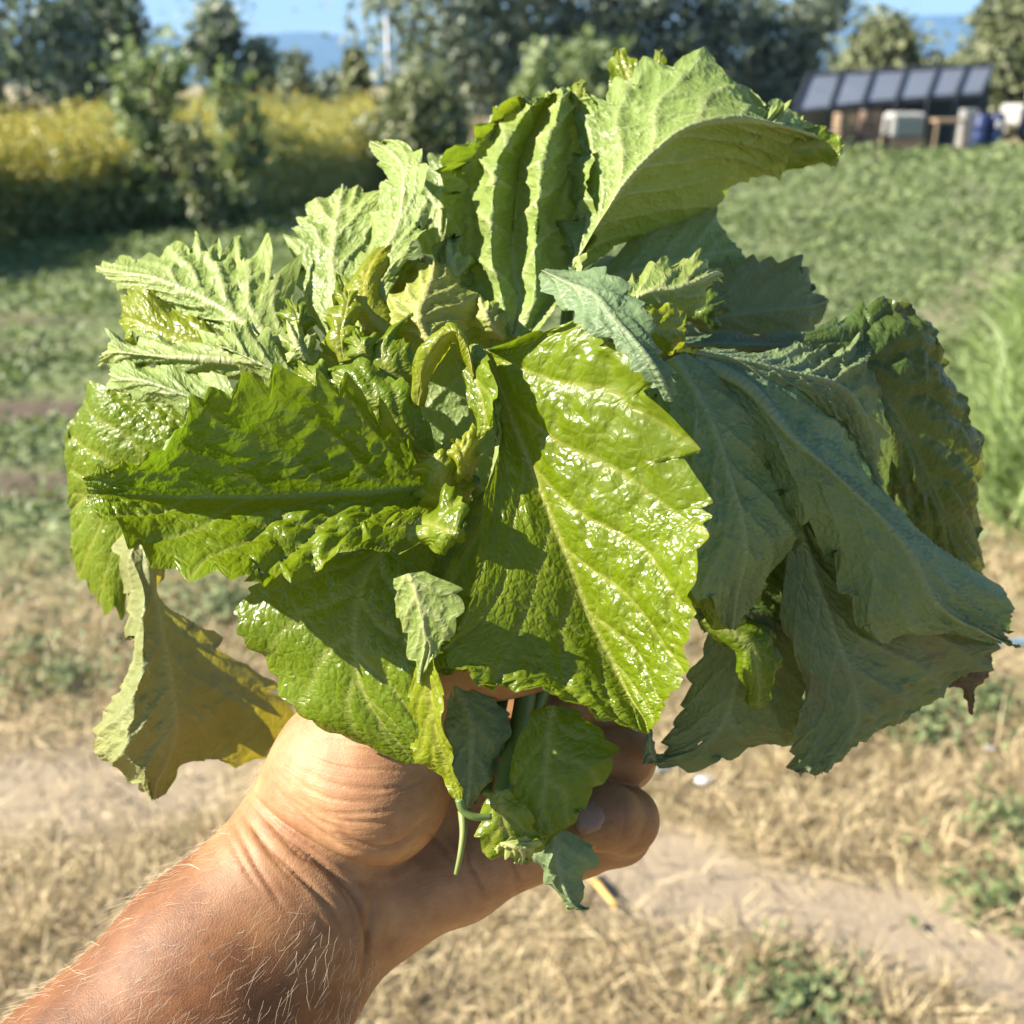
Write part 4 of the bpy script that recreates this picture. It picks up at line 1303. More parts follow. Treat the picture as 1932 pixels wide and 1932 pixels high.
# centre leaf, facing the viewer
leaf([[(905, 660), (915, 658), (925, 652)], [(905, 735), (940, 715), (1098, 588)], [(908, 830), (970, 800), (1200, 640)], [(896, 950), (1005, 890), (1285, 778)],
      [(884, 1060), (1042, 985), (1342, 925)], [(858, 1160), (1080, 1078), (1358, 1010)], [(832, 1240), (1112, 1165), (1345, 1112)], [(905, 1310), (1150, 1240), (1330, 1208)],
      [(1030, 1338), (1182, 1305), (1305, 1288)], [(1115, 1366), (1210, 1348), (1280, 1338)], [(1196, 1388), (1222, 1384), (1244, 1374)]],
     [.294, .297, .284], [.275, .281, .258], [.268, .270, .262], 'top', M_leaf, 15, .06, .75, .0014, .45, .16, 7, .40, 1,
     label='largest glossy leaf facing the viewer in the middle of the bunch')
# left leaf, pointing left
leaf([[(800, 880), (803, 915), (800, 945)], [(755, 800), (755, 922), (772, 990)], [(690, 738), (690, 928), (705, 1045)], [(600, 700), (610, 932), (625, 1092)],
      [(500, 690), (520, 938), (545, 1122)], [(420, 712), (430, 938), (480, 1128)], [(350, 742), (350, 938), (400, 1118)], [(300, 805), (285, 936), (305, 1092)],
      [(238, 846), (225, 934), (235, 1045)], [(190, 872), (190, 932), (190, 1000)], [(167, 902), (166, 932), (169, 966)]],
     [.296, .298, .292], [.273, .286, .262], [.280, .280, .278], 'top', M_leaf, 12, .11, 1.25, .0022, .2, .12, 7, .40, 2,
     label='wide leaf with bubbly lower half pointing left')
# hanging leaf over the thumb
leaf([[(690, 1045), (720, 1045), (755, 1050)], [(560, 1075), (690, 1095), (800, 1090)], [(470, 1120), (672, 1150), (845, 1150)], [(460, 1185), (668, 1205), (850, 1200)],
      [(500, 1248), (672, 1262), (835, 1260)], [(535, 1308), (690, 1318), (820, 1320)], [(600, 1362), (722, 1368), (812, 1370)], [(690, 1408), (755, 1408), (805, 1408)], [(766, 1440), (778, 1441), (790, 1438)]],
     [.292, .288, .286], [.288, .279, .276], [.283, .280, .278], 'top', M_leaf, 12, .06, .7, .0015, .15, .10, 5, .42, 3,
     label='broad leaf hanging over the ball of the thumb')
# pale folded flap
leaf([[(742, 1092), (770, 1082), (802, 1078)], [(746, 1130), (785, 1122), (868, 1118)], [(756, 1175), (795, 1168), (866, 1165)], [(768, 1220), (800, 1215), (836, 1220)], [(779, 1258), (793, 1256), (806, 1260)], [(788, 1292), (791, 1292), (795, 1290)]],
     [.266, .262, .262], [.268, .262, .262], [.268, .266, .266], 'under', M_leaf_p, 4, .16, .35, .0006, .2, .06, 4, .35, 4, label='small pale leaf folded back below the middle')
# narrow yellow-green leaf hanging to a thin point
leaf([[(800, 1222), (812, 1222), (824, 1230)], [(790, 1280), (812, 1280), (838, 1290)], [(786, 1340), (818, 1340), (846, 1350)], [(782, 1400), (825, 1400), (854, 1405)], [(798, 1440), (838, 1440), (861, 1450)],
      [(836, 1476), (855, 1480), (867, 1484)], [(864, 1515), (868, 1515), (872, 1514)]],
     [.268, .266, .264], [.276, .269, .264], [.270, .270, .270], 'top', M_leaf_y, 8, .12, .6, .001, .6, .12, 6, .4, 5, label='narrow yellow-green leaf hanging down to a thin stalk')
stem([(867, 1508, .270), (874, 1528, .270), (895, 1541, .270), (927, 1541, .271)], .0013, .0009, M_stem, 'leaf_stalk')
# cupped leaf at the left, underside out
leaf([[(238, 990), (250, 985), (262, 985), (285, 995)], [(212, 1050), (245, 1045), (280, 1050), (316, 1070)], [(246, 1118), (270, 1118), (290, 1118), (304, 1126)], [(237, 1200), (268, 1190), (303, 1190), (360, 1180)], [(222, 1280), (262, 1268), (316, 1258), (445, 1232)],
      [(197, 1340), (248, 1342), (326, 1312), (550, 1322)], [(178, 1385), (238, 1392), (336, 1362), (530, 1400)], [(173, 1432), (240, 1440), (332, 1408), (440, 1442)], [(238, 1468), (270, 1462), (315, 1450), (405, 1440)],
      [(268, 1492), (278, 1488), (298, 1482), (345, 1446)], [(280, 1512), (284, 1512), (292, 1510), (316, 1500)]],
     [.345, .335, .332, .335], [.345, .318, .326, .372], [.338, .330, .330, .338], 'under', M_leaf_o, 11, .10, .8, .0016, .35, .04, 6, .4, 6, cols=[-1, -.45, 0, 1], label='cupped wilting leaf hanging at the left, lit through from behind')
# glossy leaf at far left
leaf([[(400, 830), (410, 880), (400, 940)], [(330, 772), (340, 860), (330, 990)], [(280, 745), (290, 865), (290, 1060)], [(235, 733), (240, 885), (262, 1115)], [(185, 745), (200, 915), (238, 1148)], [(155, 790), (170, 935), (195, 1128)], [(140, 860), (150, 945), (160, 1080)], [(128, 945), (132, 962), (136, 1000)]],
     [.345, .340, .343], [.358, .352, .360], [.376, .376, .376], 'top', M_leaf, 10, .09, .9, .0016, .35, .10, 6, .4, 7, label='glossy leaf behind the left side of the bunch')
# upper left leaf, pale veined underside
leaf([[(545, 690), (565, 672), (600, 640)], [(480, 655), (510, 640), (562, 580)], [(432, 632), (458, 612), (535, 515)], [(390, 615), (415, 582), (490, 468)], [(350, 603), (370, 558), (430, 465)], [(308, 575), (325, 538), (375, 462)], [(270, 555), (285, 525), (320, 470)], [(235, 536), (240, 517), (265, 488)], [(203, 524), (206, 514), (215, 500)], [(183, 509), (184, 507), (186, 504)]],
     [.322, .316, .326], [.338, .334, .350], [.356, .356, .358], 'under', M_leaf_p, 9, .26, 1.2, .0016, .35, .10, 8, .34, 8, label='upper left leaf showing its pale ribbed underside', curl=.6)
# stack of leaves below it
leaf([[(430, 690), (430, 670), (430, 640)], [(370, 690), (370, 650), (360, 605)], [(320, 680), (310, 630), (300, 572)], [(270, 660), (265, 610), (255, 545)], [(240, 640), (240, 600), (236, 558)], [(225, 612), (228, 600), (232, 588)]],
     [.325, .322, .325], [.334, .33, .338], [.345, .345, .345], 'top', M_leaf_y, 7, .16, 1.3, .002, .4, .12, 5, .4, 9, label='bright crumpled leaf under the upper left leaf')
leaf([[(500, 725), (490, 690), (470, 650)], [(420, 718), (410, 680), (390, 640)], [(350, 712), (340, 675), (320, 640)], [(290, 702), (280, 670), (265, 635)], [(240, 697), (230, 665), (216, 622)], [(205, 692), (205, 665), (205, 630)], [(186, 684), (189, 674), (195, 655)]],
     [.318, .314, .32], [.326, .32, .33], [.338, .336, .338], 'under', M_leaf_p, 7, .18, 1.0, .0025, .3, .12, 5, .4, 10, label='pale crumpled leaf pointing left, third from the top', curl=.7)
leaf([[(450, 795), (450, 765), (430, 712)], [(390, 790), (380, 755), (370, 702)], [(335, 768), (330, 738), (320, 692)], [(280, 742), (275, 720), (265, 688)], [(235, 737), (232, 715), (226, 686)], [(208, 722), (210, 706), (206, 690)]],
     [.312, .308, .312], [.316, .312, .324], [.332, .330, .332], 'under', M_leaf_p, 6, .12, .8, .0014, .3, .12, 5, .4, 11, label='pale shining leaf pointing left just above the wide left leaf')
leaf([[(590, 760), (590, 735), (590, 700)], [(520, 735), (520, 700), (525, 650)], [(465, 705), (455, 668), (475, 610)], [(425, 670), (420, 650), (430, 615)], [(402, 645), (402, 640), (405, 632)]],
     [.308, .304, .31], [.310, .304, .318], [.318, .318, .318], 'under', M_leaf_p, 6, .2, 1.0, .0016, .3, .1, 5, .4, 12, label='small pale ribbed leaf tip left of the centre whorl', curl=.5)
# upright leaf, back left of centre
leaf([[(660, 625), (690, 625), (715, 610)], [(668, 545), (700, 540), (745, 520)], [(675, 487), (720, 488), (786, 470)], [(710, 435), (752, 430), (802, 425)], [(726, 367), (766, 365), (808, 375)], [(732, 325), (766, 320), (804, 308)], [(717, 297), (740, 290), (775, 275)], [(697, 264), (700, 265), (707, 268)]],
     [.322, .316, .318], [.345, .334, .330], [.362, .36, .358], 'under', M_leaf_p, 6, .2, .9, .0018, .35, .12, 5, .4, 13, label='pale upright leaf left of the tall fan leaf', curl=.4)
leaf([[(610, 640), (640, 640), (672, 630)], [(570, 560), (632, 560), (705, 540)], [(550, 500), (628, 490), (718, 470)], [(560, 440), (632, 430), (724, 405)], [(566, 413), (640, 400), (726, 362)], [(600, 385), (646, 368), (692, 362)], [(640, 358), (648, 353), (656, 357)]],
     [.330, .325, .33], [.352, .345, .346], [.366, .364, .364], 'under', M_leaf_p, 6, .24, 1.0, .002, .3, .1, 5, .36, 14, label='green toothed leaf standing behind the pale upright leaf', curl=.5)
leaf([[(800, 480), (830, 480), (860, 470)], [(790, 400), (835, 390), (870, 380)], [(800, 330), (838, 330), (862, 330)], [(815, 300), (838, 300), (856, 295)], [(840, 290), (846, 288), (853, 290)]],
     [.365, .36, .36], [.37, .366, .366], [.372, .372, .372], 'under', M_leaf, 5, .2, .9, .0015, .2, .1, 4, .4, 15, label='dark narrow leaf tip between the upright leaf and the fan leaf')
# tall fan leaf
fan_l = np.array([(935, 645), (888, 572), (842, 495), (836, 420), (840, 350), (848, 302), (888, 258), (935, 212), (985, 196), (1030, 180)], float)
fan_r = np.array([(1010, 630), (1068, 560), (1096, 480), (1104, 410), (1112, 340), (1118, 290), (1122, 240), (1117, 195), (1100, 168), (1075, 163)], float)
fan_t = (0, .18, .34, .50, .66, .84, 1)
leaf([[tuple(l + (r_ - l) * f) for f in fan_t] for l, r_ in zip(fan_l, fan_r)],
     [.328, .327, .325, .325, .324, .324, .322], [.346, .358, .331, .356, .329, .352, .338], [.374, .380, .362, .378, .361, .374, .368], 'under', M_leaf_p, 8, .17, 1.3, .0022, .3, .03, 7, .30, 16, sides=(1.2, .12),
     cols=[2 * f - 1 for f in fan_t], label='tall pleated fan shaped leaf with sunlit ribs above the centre', curl=.5)
# big top leaf reaching right
leaf([[(1072, 525), (1080, 505), (1086, 492)], [(1130, 490), (1110, 455), (1068, 440)], [(1190, 452), (1145, 398), (1078, 370)], [(1270, 408), (1180, 345), (1090, 300)], [(1348, 378), (1228, 293), (1108, 235)], [(1400, 342), (1292, 243), (1140, 180)], [(1450, 324), (1372, 225), (1225, 120)], [(1485, 318), (1435, 230), (1322, 118)], [(1525, 312), (1492, 243), (1402, 180)], [(1566, 305), (1540, 258), (1486, 200)], [(1583, 296), (1588, 288), (1580, 268)]],
     [.344, .330, .334], [.378, .336, .360], [.372, .364, .372], 'under', M_leaf_p, 11, .16, 1.0, .0022, .2, .06, 8, .36, 17, label='large top leaf reaching right, its upper half sunlit and lower half shaded', curl=.5, soft=.25, sides=(.15, 1.25))
leaf([[(1175, 270), (1195, 270), (1215, 265)], [(1158, 210), (1195, 205), (1230, 200)], [(1155, 150), (1185, 150), (1215, 150)], [(1155, 115), (1172, 115), (1190, 120)], [(1166, 93), (1169, 92), (1173, 94)]],
     [.375, .372, .372], [.38, .376, .376], [.384, .384, .384], 'top', M_leaf, 4, .12, .6, .001, .5, .1, 4, .4, 18, label='yellow-green leaf tip at the very top, left one of two')
leaf([[(1190, 240), (1215, 240), (1250, 240)], [(1195, 190), (1222, 180), (1256, 180)], [(1215, 145), (1238, 140), (1254, 140)], [(1236, 105), (1243, 102), (1250, 105)], [(1243, 94), (1245, 93), (1248, 94)]],
     [.372, .370, .372], [.375, .372, .374], [.378, .378, .378], 'top', M_leaf, 4, .1, .6, .001, .5, .1, 4, .4, 19, label='yellow-green leaf tip at the very top, right one of two')
leaf([[(1265, 235), (1280, 235), (1300, 240)], [(1262, 190), (1285, 180), (1310, 195)], [(1270, 160), (1298, 145), (1325, 165)], [(1300, 128), (1310, 122), (1318, 126)], [(1313, 116), (1315, 115), (1318, 117)]],
     [.366, .364, .366], [.368, .364, .368], [.37, .37, .37], 'under', M_leaf_p, 5, .15, 1.0, .001, .5, .1, 4, .4, 20, label='curled pale leaf tooth on the top edge of the large top leaf', curl=.5)
leaf([[(1360, 250), (1380, 255), (1400, 262)], [(1330, 205), (1375, 215), (1420, 225)], [(1340, 185), (1385, 190), (1415, 205)], [(1375, 180), (1388, 180), (1395, 188)]],
     [.380, .378, .38], [.386, .384, .384], [.388, .388, .388], 'under', M_leaf_d, 4, .14, .7, .001, .1, .1, 4, .4, 21, label='blue-green shaded leaf peeking out behind the large top leaf')
leaf([[(1405, 260), (1415, 245), (1425, 225)], [(1430, 255), (1440, 235), (1450, 208)], [(1455, 250), (1466, 232), (1476, 198)], [(1478, 235), (1480, 220), (1482, 205)]],
     [.352, .350, .352], [.354, .35, .354], [.356, .356, .356], 'under', M_leaf_p, 5, .35, .9, .002, .5, .1, 4, .4, 22, label='shrivelled pale margin near the tip of the large top leaf', curl=1.0)
leaf([[(1478, 320), (1492, 282), (1500, 246)], [(1528, 309), (1535, 276), (1545, 240)], [(1562, 304), (1570, 278), (1576, 250)], [(1580, 302), (1586, 288), (1590, 268)], [(1577, 300), (1580, 292), (1584, 280)]],
     [.364, .360, .360], [.362, .358, .358], [.356, .356, .356], 'top', M_leaf, 4, .05, .5, .001, .2, .12, 4, .4, 63, label='dark green curled tip of the large top leaf')
leaf([[(1075, 250), (1090, 250), (1105, 245)], [(1070, 205), (1088, 200), (1112, 200)], [(1078, 172), (1094, 165), (1108, 172)], [(1096, 152), (1099, 150), (1103, 153)]],
     [.366, .364, .366], [.366, .362, .366], [.368, .368, .368], 'top', M_leaf_y, 4, .1, .6, .001, .2, .1, 4, .4, 64, label='yellow-green tooth between the fan leaf and the top leaf')
leaf([[(905, 300), (925, 300), (950, 290)], [(895, 262), (920, 258), (945, 250)], [(925, 225), (935, 222), (946, 226)], [(935, 208), (937, 207), (940, 209)]],
     [.368, .366, .366], [.370, .366, .368], [.372, .372, .372], 'under', M_leaf_p, 4, .12, .8, .001, .2, .1, 4, .4, 65, label='pale upright tooth at the left shoulder of the fan leaf')
# shaded leaves under the top leaf
leaf([[(1075, 570), (1080, 548), (1080, 528)], [(1170, 570), (1160, 522), (1140, 490)], [(1260, 575), (1240, 502), (1212, 440)], [(1330, 565), (1310, 487), (1282, 398)], [(1388, 530), (1358, 475), (1346, 378)], [(1414, 505), (1398, 470), (1364, 438)]],
     [.35, .345, .35], [.372, .362, .368], [.378, .376, .378], 'under', M_leaf_g, 6, .12, .6, .0015, .1, .1, 6, .4, 23, label='shaded green leaf directly under the large top leaf')
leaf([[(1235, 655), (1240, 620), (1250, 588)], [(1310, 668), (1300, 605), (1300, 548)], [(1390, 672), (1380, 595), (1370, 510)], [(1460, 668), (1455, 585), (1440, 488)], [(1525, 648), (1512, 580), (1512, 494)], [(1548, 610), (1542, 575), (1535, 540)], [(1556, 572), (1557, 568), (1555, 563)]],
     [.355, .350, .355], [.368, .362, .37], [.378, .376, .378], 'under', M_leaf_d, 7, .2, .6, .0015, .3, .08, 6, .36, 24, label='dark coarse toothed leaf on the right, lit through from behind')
leaf([[(1200, 600), (1190, 570), (1182, 535)], [(1235, 602), (1225, 550), (1215, 510)], [(1280, 600), (1275, 545), (1262, 492)], [(1320, 560), (1320, 530), (1310, 484)], [(1345, 530), (1345, 518), (1338, 500)], [(1358, 520), (1359, 519), (1359, 517)]],
     [.318, .314, .318], [.324, .318, .330], [.338, .338, .338], 'under', M_leaf_p, 6, .16, 1.2, .0018, .4, .14, 5, .4, 25, label='small sunlit pale leaf right of the middle', curl=.6)
leaf([[(1195, 650), (1192, 625), (1190, 600)], [(1235, 660), (1235, 620), (1230, 590)], [(1270, 660), (1275, 620), (1268, 585)], [(1288, 625), (1292, 615), (1290, 598)]],
     [.310, .306, .308], [.312, .308, .312], [.32, .32, .32], 'top', M_leaf_y, 4, .14, 1.0, .001, .5, .12, 4, .4, 26, label='little yellow-green leaf under the small sunlit pale leaf')
# grey underside folded over the centre leaf
leaf([[(1016, 520), (1022, 510), (1030, 503)], [(1045, 560), (1075, 535), (1100, 520)], [(1082, 590), (1120, 555), (1162, 526)], [(1108, 618), (1152, 592), (1200, 566)], [(1150, 640), (1187, 632), (1222, 622)], [(1195, 672), (1216, 668), (1240, 668)], [(1232, 714), (1244, 712), (1256, 712)], [(1263, 757), (1265, 758), (1267, 758)]],
     [.292, .286, .292], [.264, .260, .266], [.257, .257, .258], 'under', M_leaf_g, 7, .12, .9, .0012, .15, .14, 6, .4, 27, label='grey-green leaf folded over the top edge of the centre leaf', curl=.4)
# yellow leaf behind the centre
leaf([[(770, 650), (810, 645), (850, 640)], [(722, 612), (790, 600), (880, 620)], [(735, 570), (800, 560), (905, 585)], [(762, 535), (815, 520), (885, 545)], [(790, 495), (818, 490), (845, 505)], [(795, 484), (800, 483), (808, 486)]],
     [.312, .305, .31], [.325, .312, .322], [.338, .336, .338], 'under', M_leaf_y, 7, .1, 1.1, .0015, .9, .14, 6, .4, 28, label='yellow leaf lit from above behind the centre whorl')
leaf([[(720, 640), (735, 630), (745, 620)], [(660, 600), (690, 580), (725, 560)], [(655, 540), (690, 520), (735, 500)], [(690, 490), (720, 470), (770, 455)], [(770, 450), (790, 440), (808, 425)], [(808, 415), (812, 412), (815, 410)]],
     [.316, .312, .316], [.330, .322, .330], [.345, .345, .345], 'top', M_leaf_y, 6, .12, .9, .0018, .8, .12, 5, .4, 29, label='yellowish folded leaf left of the yellow one')
# centre whorl
leaf([[(800, 880), (812, 870), (820, 850)], [(745, 850), (765, 820), (795, 770)], [(690, 800), (720, 770), (765, 735)], [(640, 755), (672, 735), (715, 700)], [(605, 720), (625, 712), (655, 690)], [(590, 705), (593, 703), (598, 700)]],
     [.305, .300, .300], [.302, .294, .298], [.308, .308, .308], 'top', M_leaf, 6, .12, .9, .0015, .2, .14, 5, .4, 30, label='mid-green leaf lying left of the dark centre')
leaf([[(770, 765), (786, 765), (798, 768)], [(782, 692), (802, 694), (818, 706)], [(806, 640), (828, 646), (838, 664)], [(844, 616), (857, 627), (858, 650)], [(874, 638), (879, 650), (872, 670)], [(888, 690), (891, 696), (884, 708)], [(898, 750), (899, 752), (896, 757)]],
     [.298, .294, .296], [.284, .280, .288], [.290, .288, .290], 'top', M_leaf_y, 5, .06, .6, .0008, .5, .2, 5, .4, 31, label='arched yellow-green leaf over the dark gap')
leaf([[(868, 650), (882, 652), (905, 648)], [(870, 700), (890, 702), (925, 690)], [(885, 760), (905, 760), (932, 745)], [(895, 810), (908, 808), (922, 800)], [(900, 836), (903, 836), (907, 834)]],
     [.292, .290, .286], [.286, .282, .276], [.284, .284, .284], 'top', M_leaf, 5, .05, .5, .0008, .3, .1, 4, .4, 32, label='narrow leaf beside the top of the centre leaf')
leaf([[(765, 720), (790, 715), (800, 710)], [(700, 720), (735, 700), (770, 660)], [(688, 680), (715, 660), (755, 625)], [(705, 650), (728, 632), (765, 600)], [(745, 618), (760, 605), (780, 588)], [(775, 590), (780, 588), (786, 584)]],
     [.306, .302, .302], [.310, .302, .306], [.314, .314, .314], 'top', M_leaf, 6, .10, .8, .0014, .3, .14, 5, .4, 33, label='crumpled green leaf above the mid-green centre leaf', curl=.3)
leaf([[(860, 985), (868, 975), (880, 960)], [(815, 960), (838, 930), (875, 900)], [(800, 915), (830, 890), (872, 862)], [(795, 880), (822, 862), (858, 845)], [(800, 865), (808, 858), (822, 850)]],
     [.300, .296, .298], [.294, .286, .292], [.290, .290, .290], 'top', M_leaf_y, 7, .14, 1.0, .002, .3, .16, 4, .4, 34, label='small curly young leaf at the heart of the bunch', curl=.5)
leaf([[(890, 905), (893, 890), (896, 870)], [(868, 900), (875, 870), (896, 835)], [(855, 855), (870, 840), (902, 812)], [(862, 838), (872, 830), (890, 818)]],
     [.294, .290, .292], [.288, .284, .286], [.288, .288, .288], 'top', M_leaf_y, 5, .10, .8, .0012, .5, .12, 4, .4, 35, label='tiny yellowish leaf at the heart of the bunch', curl=.25)
leaf([[(760, 985), (775, 985), (790, 975)], [(770, 1010), (800, 985), (830, 950)], [(800, 1030), (825, 995), (852, 920)], [(840, 1035), (850, 1000), (870, 945)], [(862, 1025), (866, 1005), (875, 985)], [(872, 995), (875, 992), (876, 988)]],
     [.290, .286, .29], [.278, .272, .276], [.272, .272, .272], 'top', M_leaf, 8, .10, 1.0, .0016, .3, .10, 4, .4, 37, label='small bright crinkled leaf left of the centre leaf', curl=.25)
leaf([[(640, 690), (648, 685), (656, 680)], [(622, 640), (640, 635), (668, 640)], [(630, 600), (648, 595), (670, 600)], [(640, 570), (655, 565), (668, 572)], [(650, 552), (656, 550), (662, 554)]],
     [.312, .308, .31], [.314, .308, .31], [.316, .316, .316], 'top', M_leaf_y, 6, .14, 1.0, .002, .4, .2, 4, .4, 38, label='curled shrivelled leaf tip left of the yellow leaf', curl=.5)
leaf([[(880, 930), (890, 960), (895, 990)], [(790, 930), (800, 1010), (840, 1080)], [(700, 980), (730, 1060), (800, 1140)], [(640, 1040), (690, 1100), (790, 1180)], [(620, 1100), (690, 1140), (790, 1200)], [(640, 1160), (690, 1190), (760, 1210)]],
     [.302, .302, .302], [.300, .298, .298], [.300, .300, .300], 'top', M_leaf, 7, .1, .8, .002, .1, .08, 6, .4, 58, label='shaded inner leaf below the heart of the bunch')
leaf([[(960, 900), (950, 960), (945, 1000)], [(880, 950), (880, 1040), (920, 1100)], [(830, 1040), (850, 1110), (920, 1160)], [(815, 1120), (840, 1170), (900, 1220)], [(810, 1200), (830, 1230), (870, 1260)], [(825, 1268), (832, 1272), (845, 1274)]],
     [.305, .305, .305], [.298, .296, .298], [.292, .292, .292], 'top', M_leaf, 7, .12, .8, .002, .1, .08, 6, .4, 59, label='shaded leaf behind the left margin of the centre leaf')
for k, (x0, y0, x1, y1, w, d, ff, mt) in enumerate((
        (640, 760, 560, 690, 30, .304, 'top', M_leaf), (700, 700, 655, 625, 28, .306, 'top', M_leaf), (600, 700, 545, 610, 30, .312, 'under', M_leaf_p),
        (690, 640, 640, 520, 34, .328, 'top', M_leaf), (560, 650, 545, 560, 30, .322, 'top', M_leaf),
        (950, 640, 905, 560, 30, .318, 'under', M_leaf_y), (1150, 620, 1190, 560, 24, .308, 'top', M_leaf),
        (760, 560, 745, 470, 30, .336, 'top', M_leaf_y), (870, 560, 850, 450, 34, .340, 'under', M_leaf_p), (1290, 600, 1370, 560, 28, .345, 'top', M_leaf_g),
        (660, 800, 560, 760, 30, .300, 'top', M_leaf))):
    q0, q1 = np.array([x0, y0], float), np.array([x1, y1], float)
    ax = q1 - q0; nl = np.array([-ax[1], ax[0]]) / np.hypot(*ax)
    prof = (.35, .95, 1.0, .62, .05); cur = nl * 8 * math.sin(k * 2.1)
    rr = []
    for q, (s_, pw) in enumerate(zip((0, .28, .55, .8, 1.0), prof)):
        c_ = q0 + ax * s_ + cur * math.sin(math.pi * s_)
        rr.append([c_ - nl * w * pw, c_, c_ + nl * w * pw])
    dd = .006 * math.sin(k * 1.7)
    leaf(rr, [d + .004, d, d + .004 + dd], [d - .002 + dd, d - .006, d - .002], [d + .004, d + .004, d + .004], ff, mt, 5 + k % 3, .09, .9, .0018, .2 + .12 * (k % 3), .16, 4, .4, 70 + k, curl=.2 + .1 * (k % 4))
# right side, grey-green shaded leaves
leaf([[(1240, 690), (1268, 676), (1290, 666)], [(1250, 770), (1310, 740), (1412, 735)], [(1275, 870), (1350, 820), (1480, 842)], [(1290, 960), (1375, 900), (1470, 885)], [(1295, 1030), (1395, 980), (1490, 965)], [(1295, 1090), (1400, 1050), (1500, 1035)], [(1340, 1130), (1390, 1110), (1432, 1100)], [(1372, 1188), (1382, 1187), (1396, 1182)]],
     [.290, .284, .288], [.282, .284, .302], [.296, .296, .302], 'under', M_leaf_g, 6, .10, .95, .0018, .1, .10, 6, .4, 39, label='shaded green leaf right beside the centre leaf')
leaf([[(1310, 1030), (1340, 1020), (1370, 1015)], [(1305, 1090), (1350, 1080), (1420, 1070)], [(1320, 1140), (1365, 1135), (1425, 1120)], [(1350, 1180), (1375, 1180), (1405, 1165)], [(1380, 1190), (1384, 1191), (1388, 1190)]],
     [.300, .296, .30], [.300, .296, .306], [.304, .304, .304], 'top', M_leaf, 5, .1, .8, .001, .1, .12, 4, .4, 40, label='small dark glossy leaf below the shaded green leaf')
leaf([[(1300, 694), (1310, 680), (1330, 662)], [(1360, 770), (1408, 733), (1482, 690)], [(1420, 850), (1481, 815), (1585, 755)], [(1464, 911), (1547, 868), (1645, 855)], [(1505, 968), (1603, 920), (1695, 955)], [(1550, 1030), (1660, 975), (1755, 1028)],
      [(1590, 1100), (1710, 1040), (1825, 1062)], [(1627, 1180), (1750, 1120), (1890, 1112)], [(1702, 1205), (1800, 1165), (1898, 1160)], [(1792, 1198), (1850, 1190), (1912, 1206)], [(1880, 1216), (1898, 1213), (1914, 1209)]],
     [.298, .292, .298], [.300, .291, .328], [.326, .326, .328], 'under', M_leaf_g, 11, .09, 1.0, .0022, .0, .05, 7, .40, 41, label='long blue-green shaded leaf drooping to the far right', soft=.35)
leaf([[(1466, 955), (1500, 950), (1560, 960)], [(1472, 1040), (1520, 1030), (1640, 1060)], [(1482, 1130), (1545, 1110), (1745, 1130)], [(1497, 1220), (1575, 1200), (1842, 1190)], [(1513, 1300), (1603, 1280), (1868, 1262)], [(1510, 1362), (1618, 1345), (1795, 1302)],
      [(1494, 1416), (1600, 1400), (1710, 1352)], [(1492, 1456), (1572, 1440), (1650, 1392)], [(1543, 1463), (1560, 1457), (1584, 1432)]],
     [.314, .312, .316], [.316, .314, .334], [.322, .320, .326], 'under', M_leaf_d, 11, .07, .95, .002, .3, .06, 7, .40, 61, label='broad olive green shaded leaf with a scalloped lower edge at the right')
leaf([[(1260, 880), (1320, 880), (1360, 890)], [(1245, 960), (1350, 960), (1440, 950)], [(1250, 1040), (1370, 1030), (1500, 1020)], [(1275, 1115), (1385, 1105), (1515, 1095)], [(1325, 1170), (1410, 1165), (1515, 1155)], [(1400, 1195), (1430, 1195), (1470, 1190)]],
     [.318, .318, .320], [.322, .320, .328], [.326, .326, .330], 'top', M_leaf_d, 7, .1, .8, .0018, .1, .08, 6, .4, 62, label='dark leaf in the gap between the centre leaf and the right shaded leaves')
leaf([[(1335, 1165), (1400, 1150), (1475, 1165)], [(1332, 1222), (1400, 1222), (1525, 1245)], [(1308, 1285), (1385, 1300), (1535, 1325)], [(1284, 1342), (1360, 1370), (1505, 1402)], [(1262, 1398), (1320, 1410), (1415, 1405)], [(1250, 1424), (1280, 1426), (1312, 1448)], [(1222, 1436), (1228, 1437), (1238, 1440)]],
     [.324, .320, .326], [.330, .326, .336], [.322, .324, .326], 'under', M_leaf_d, 7, .12, .4, .0015, .4, .08, 5, .4, 42, label='olive leaf low on the right with a small hole', holes=[(.63, -.1, .016, .04)])
leaf([[(1500, 668), (1510, 648), (1530, 628)], [(1565, 730), (1595, 672), (1592, 596)], [(1612, 810), (1655, 732), (1665, 578)], [(1652, 890), (1705, 802), (1745, 648)], [(1692, 965), (1745, 882), (1805, 750)], [(1732, 1025), (1785, 962), (1833, 850)], [(1785, 1065), (1812, 1032), (1848, 978)], [(1850, 1092), (1850, 1080), (1850, 1062)]],
     [.325, .320, .328], [.350, .338, .348], [.366, .366, .37], 'top', M_leaf_d, 11, .10, 1.3, .0018, .25, .12, 7, .4, 43, label='dark bubbly leaf on the far right with a sunlit top')
leaf([[(1298, 678), (1310, 666), (1330, 658)], [(1390, 704), (1400, 682), (1420, 663)], [(1470, 734), (1480, 702), (1492, 664)], [(1532, 758), (1550, 716), (1542, 638)], [(1582, 798), (1600, 742), (1605, 638)], [(1622, 868), (1640, 802), (1634, 648)], [(1652, 938), (1660, 882), (1668, 760)], [(1666, 978), (1668, 952), (1670, 900)]],
     [.292, .290, .298], [.306, .306, .326], [.330, .332, .334], 'under', M_leaf_g, 8, .1, 1.2, .0018, .45, .10, 9, .3, 44, label='crinkled pale leaf ridge along the top of the right side')
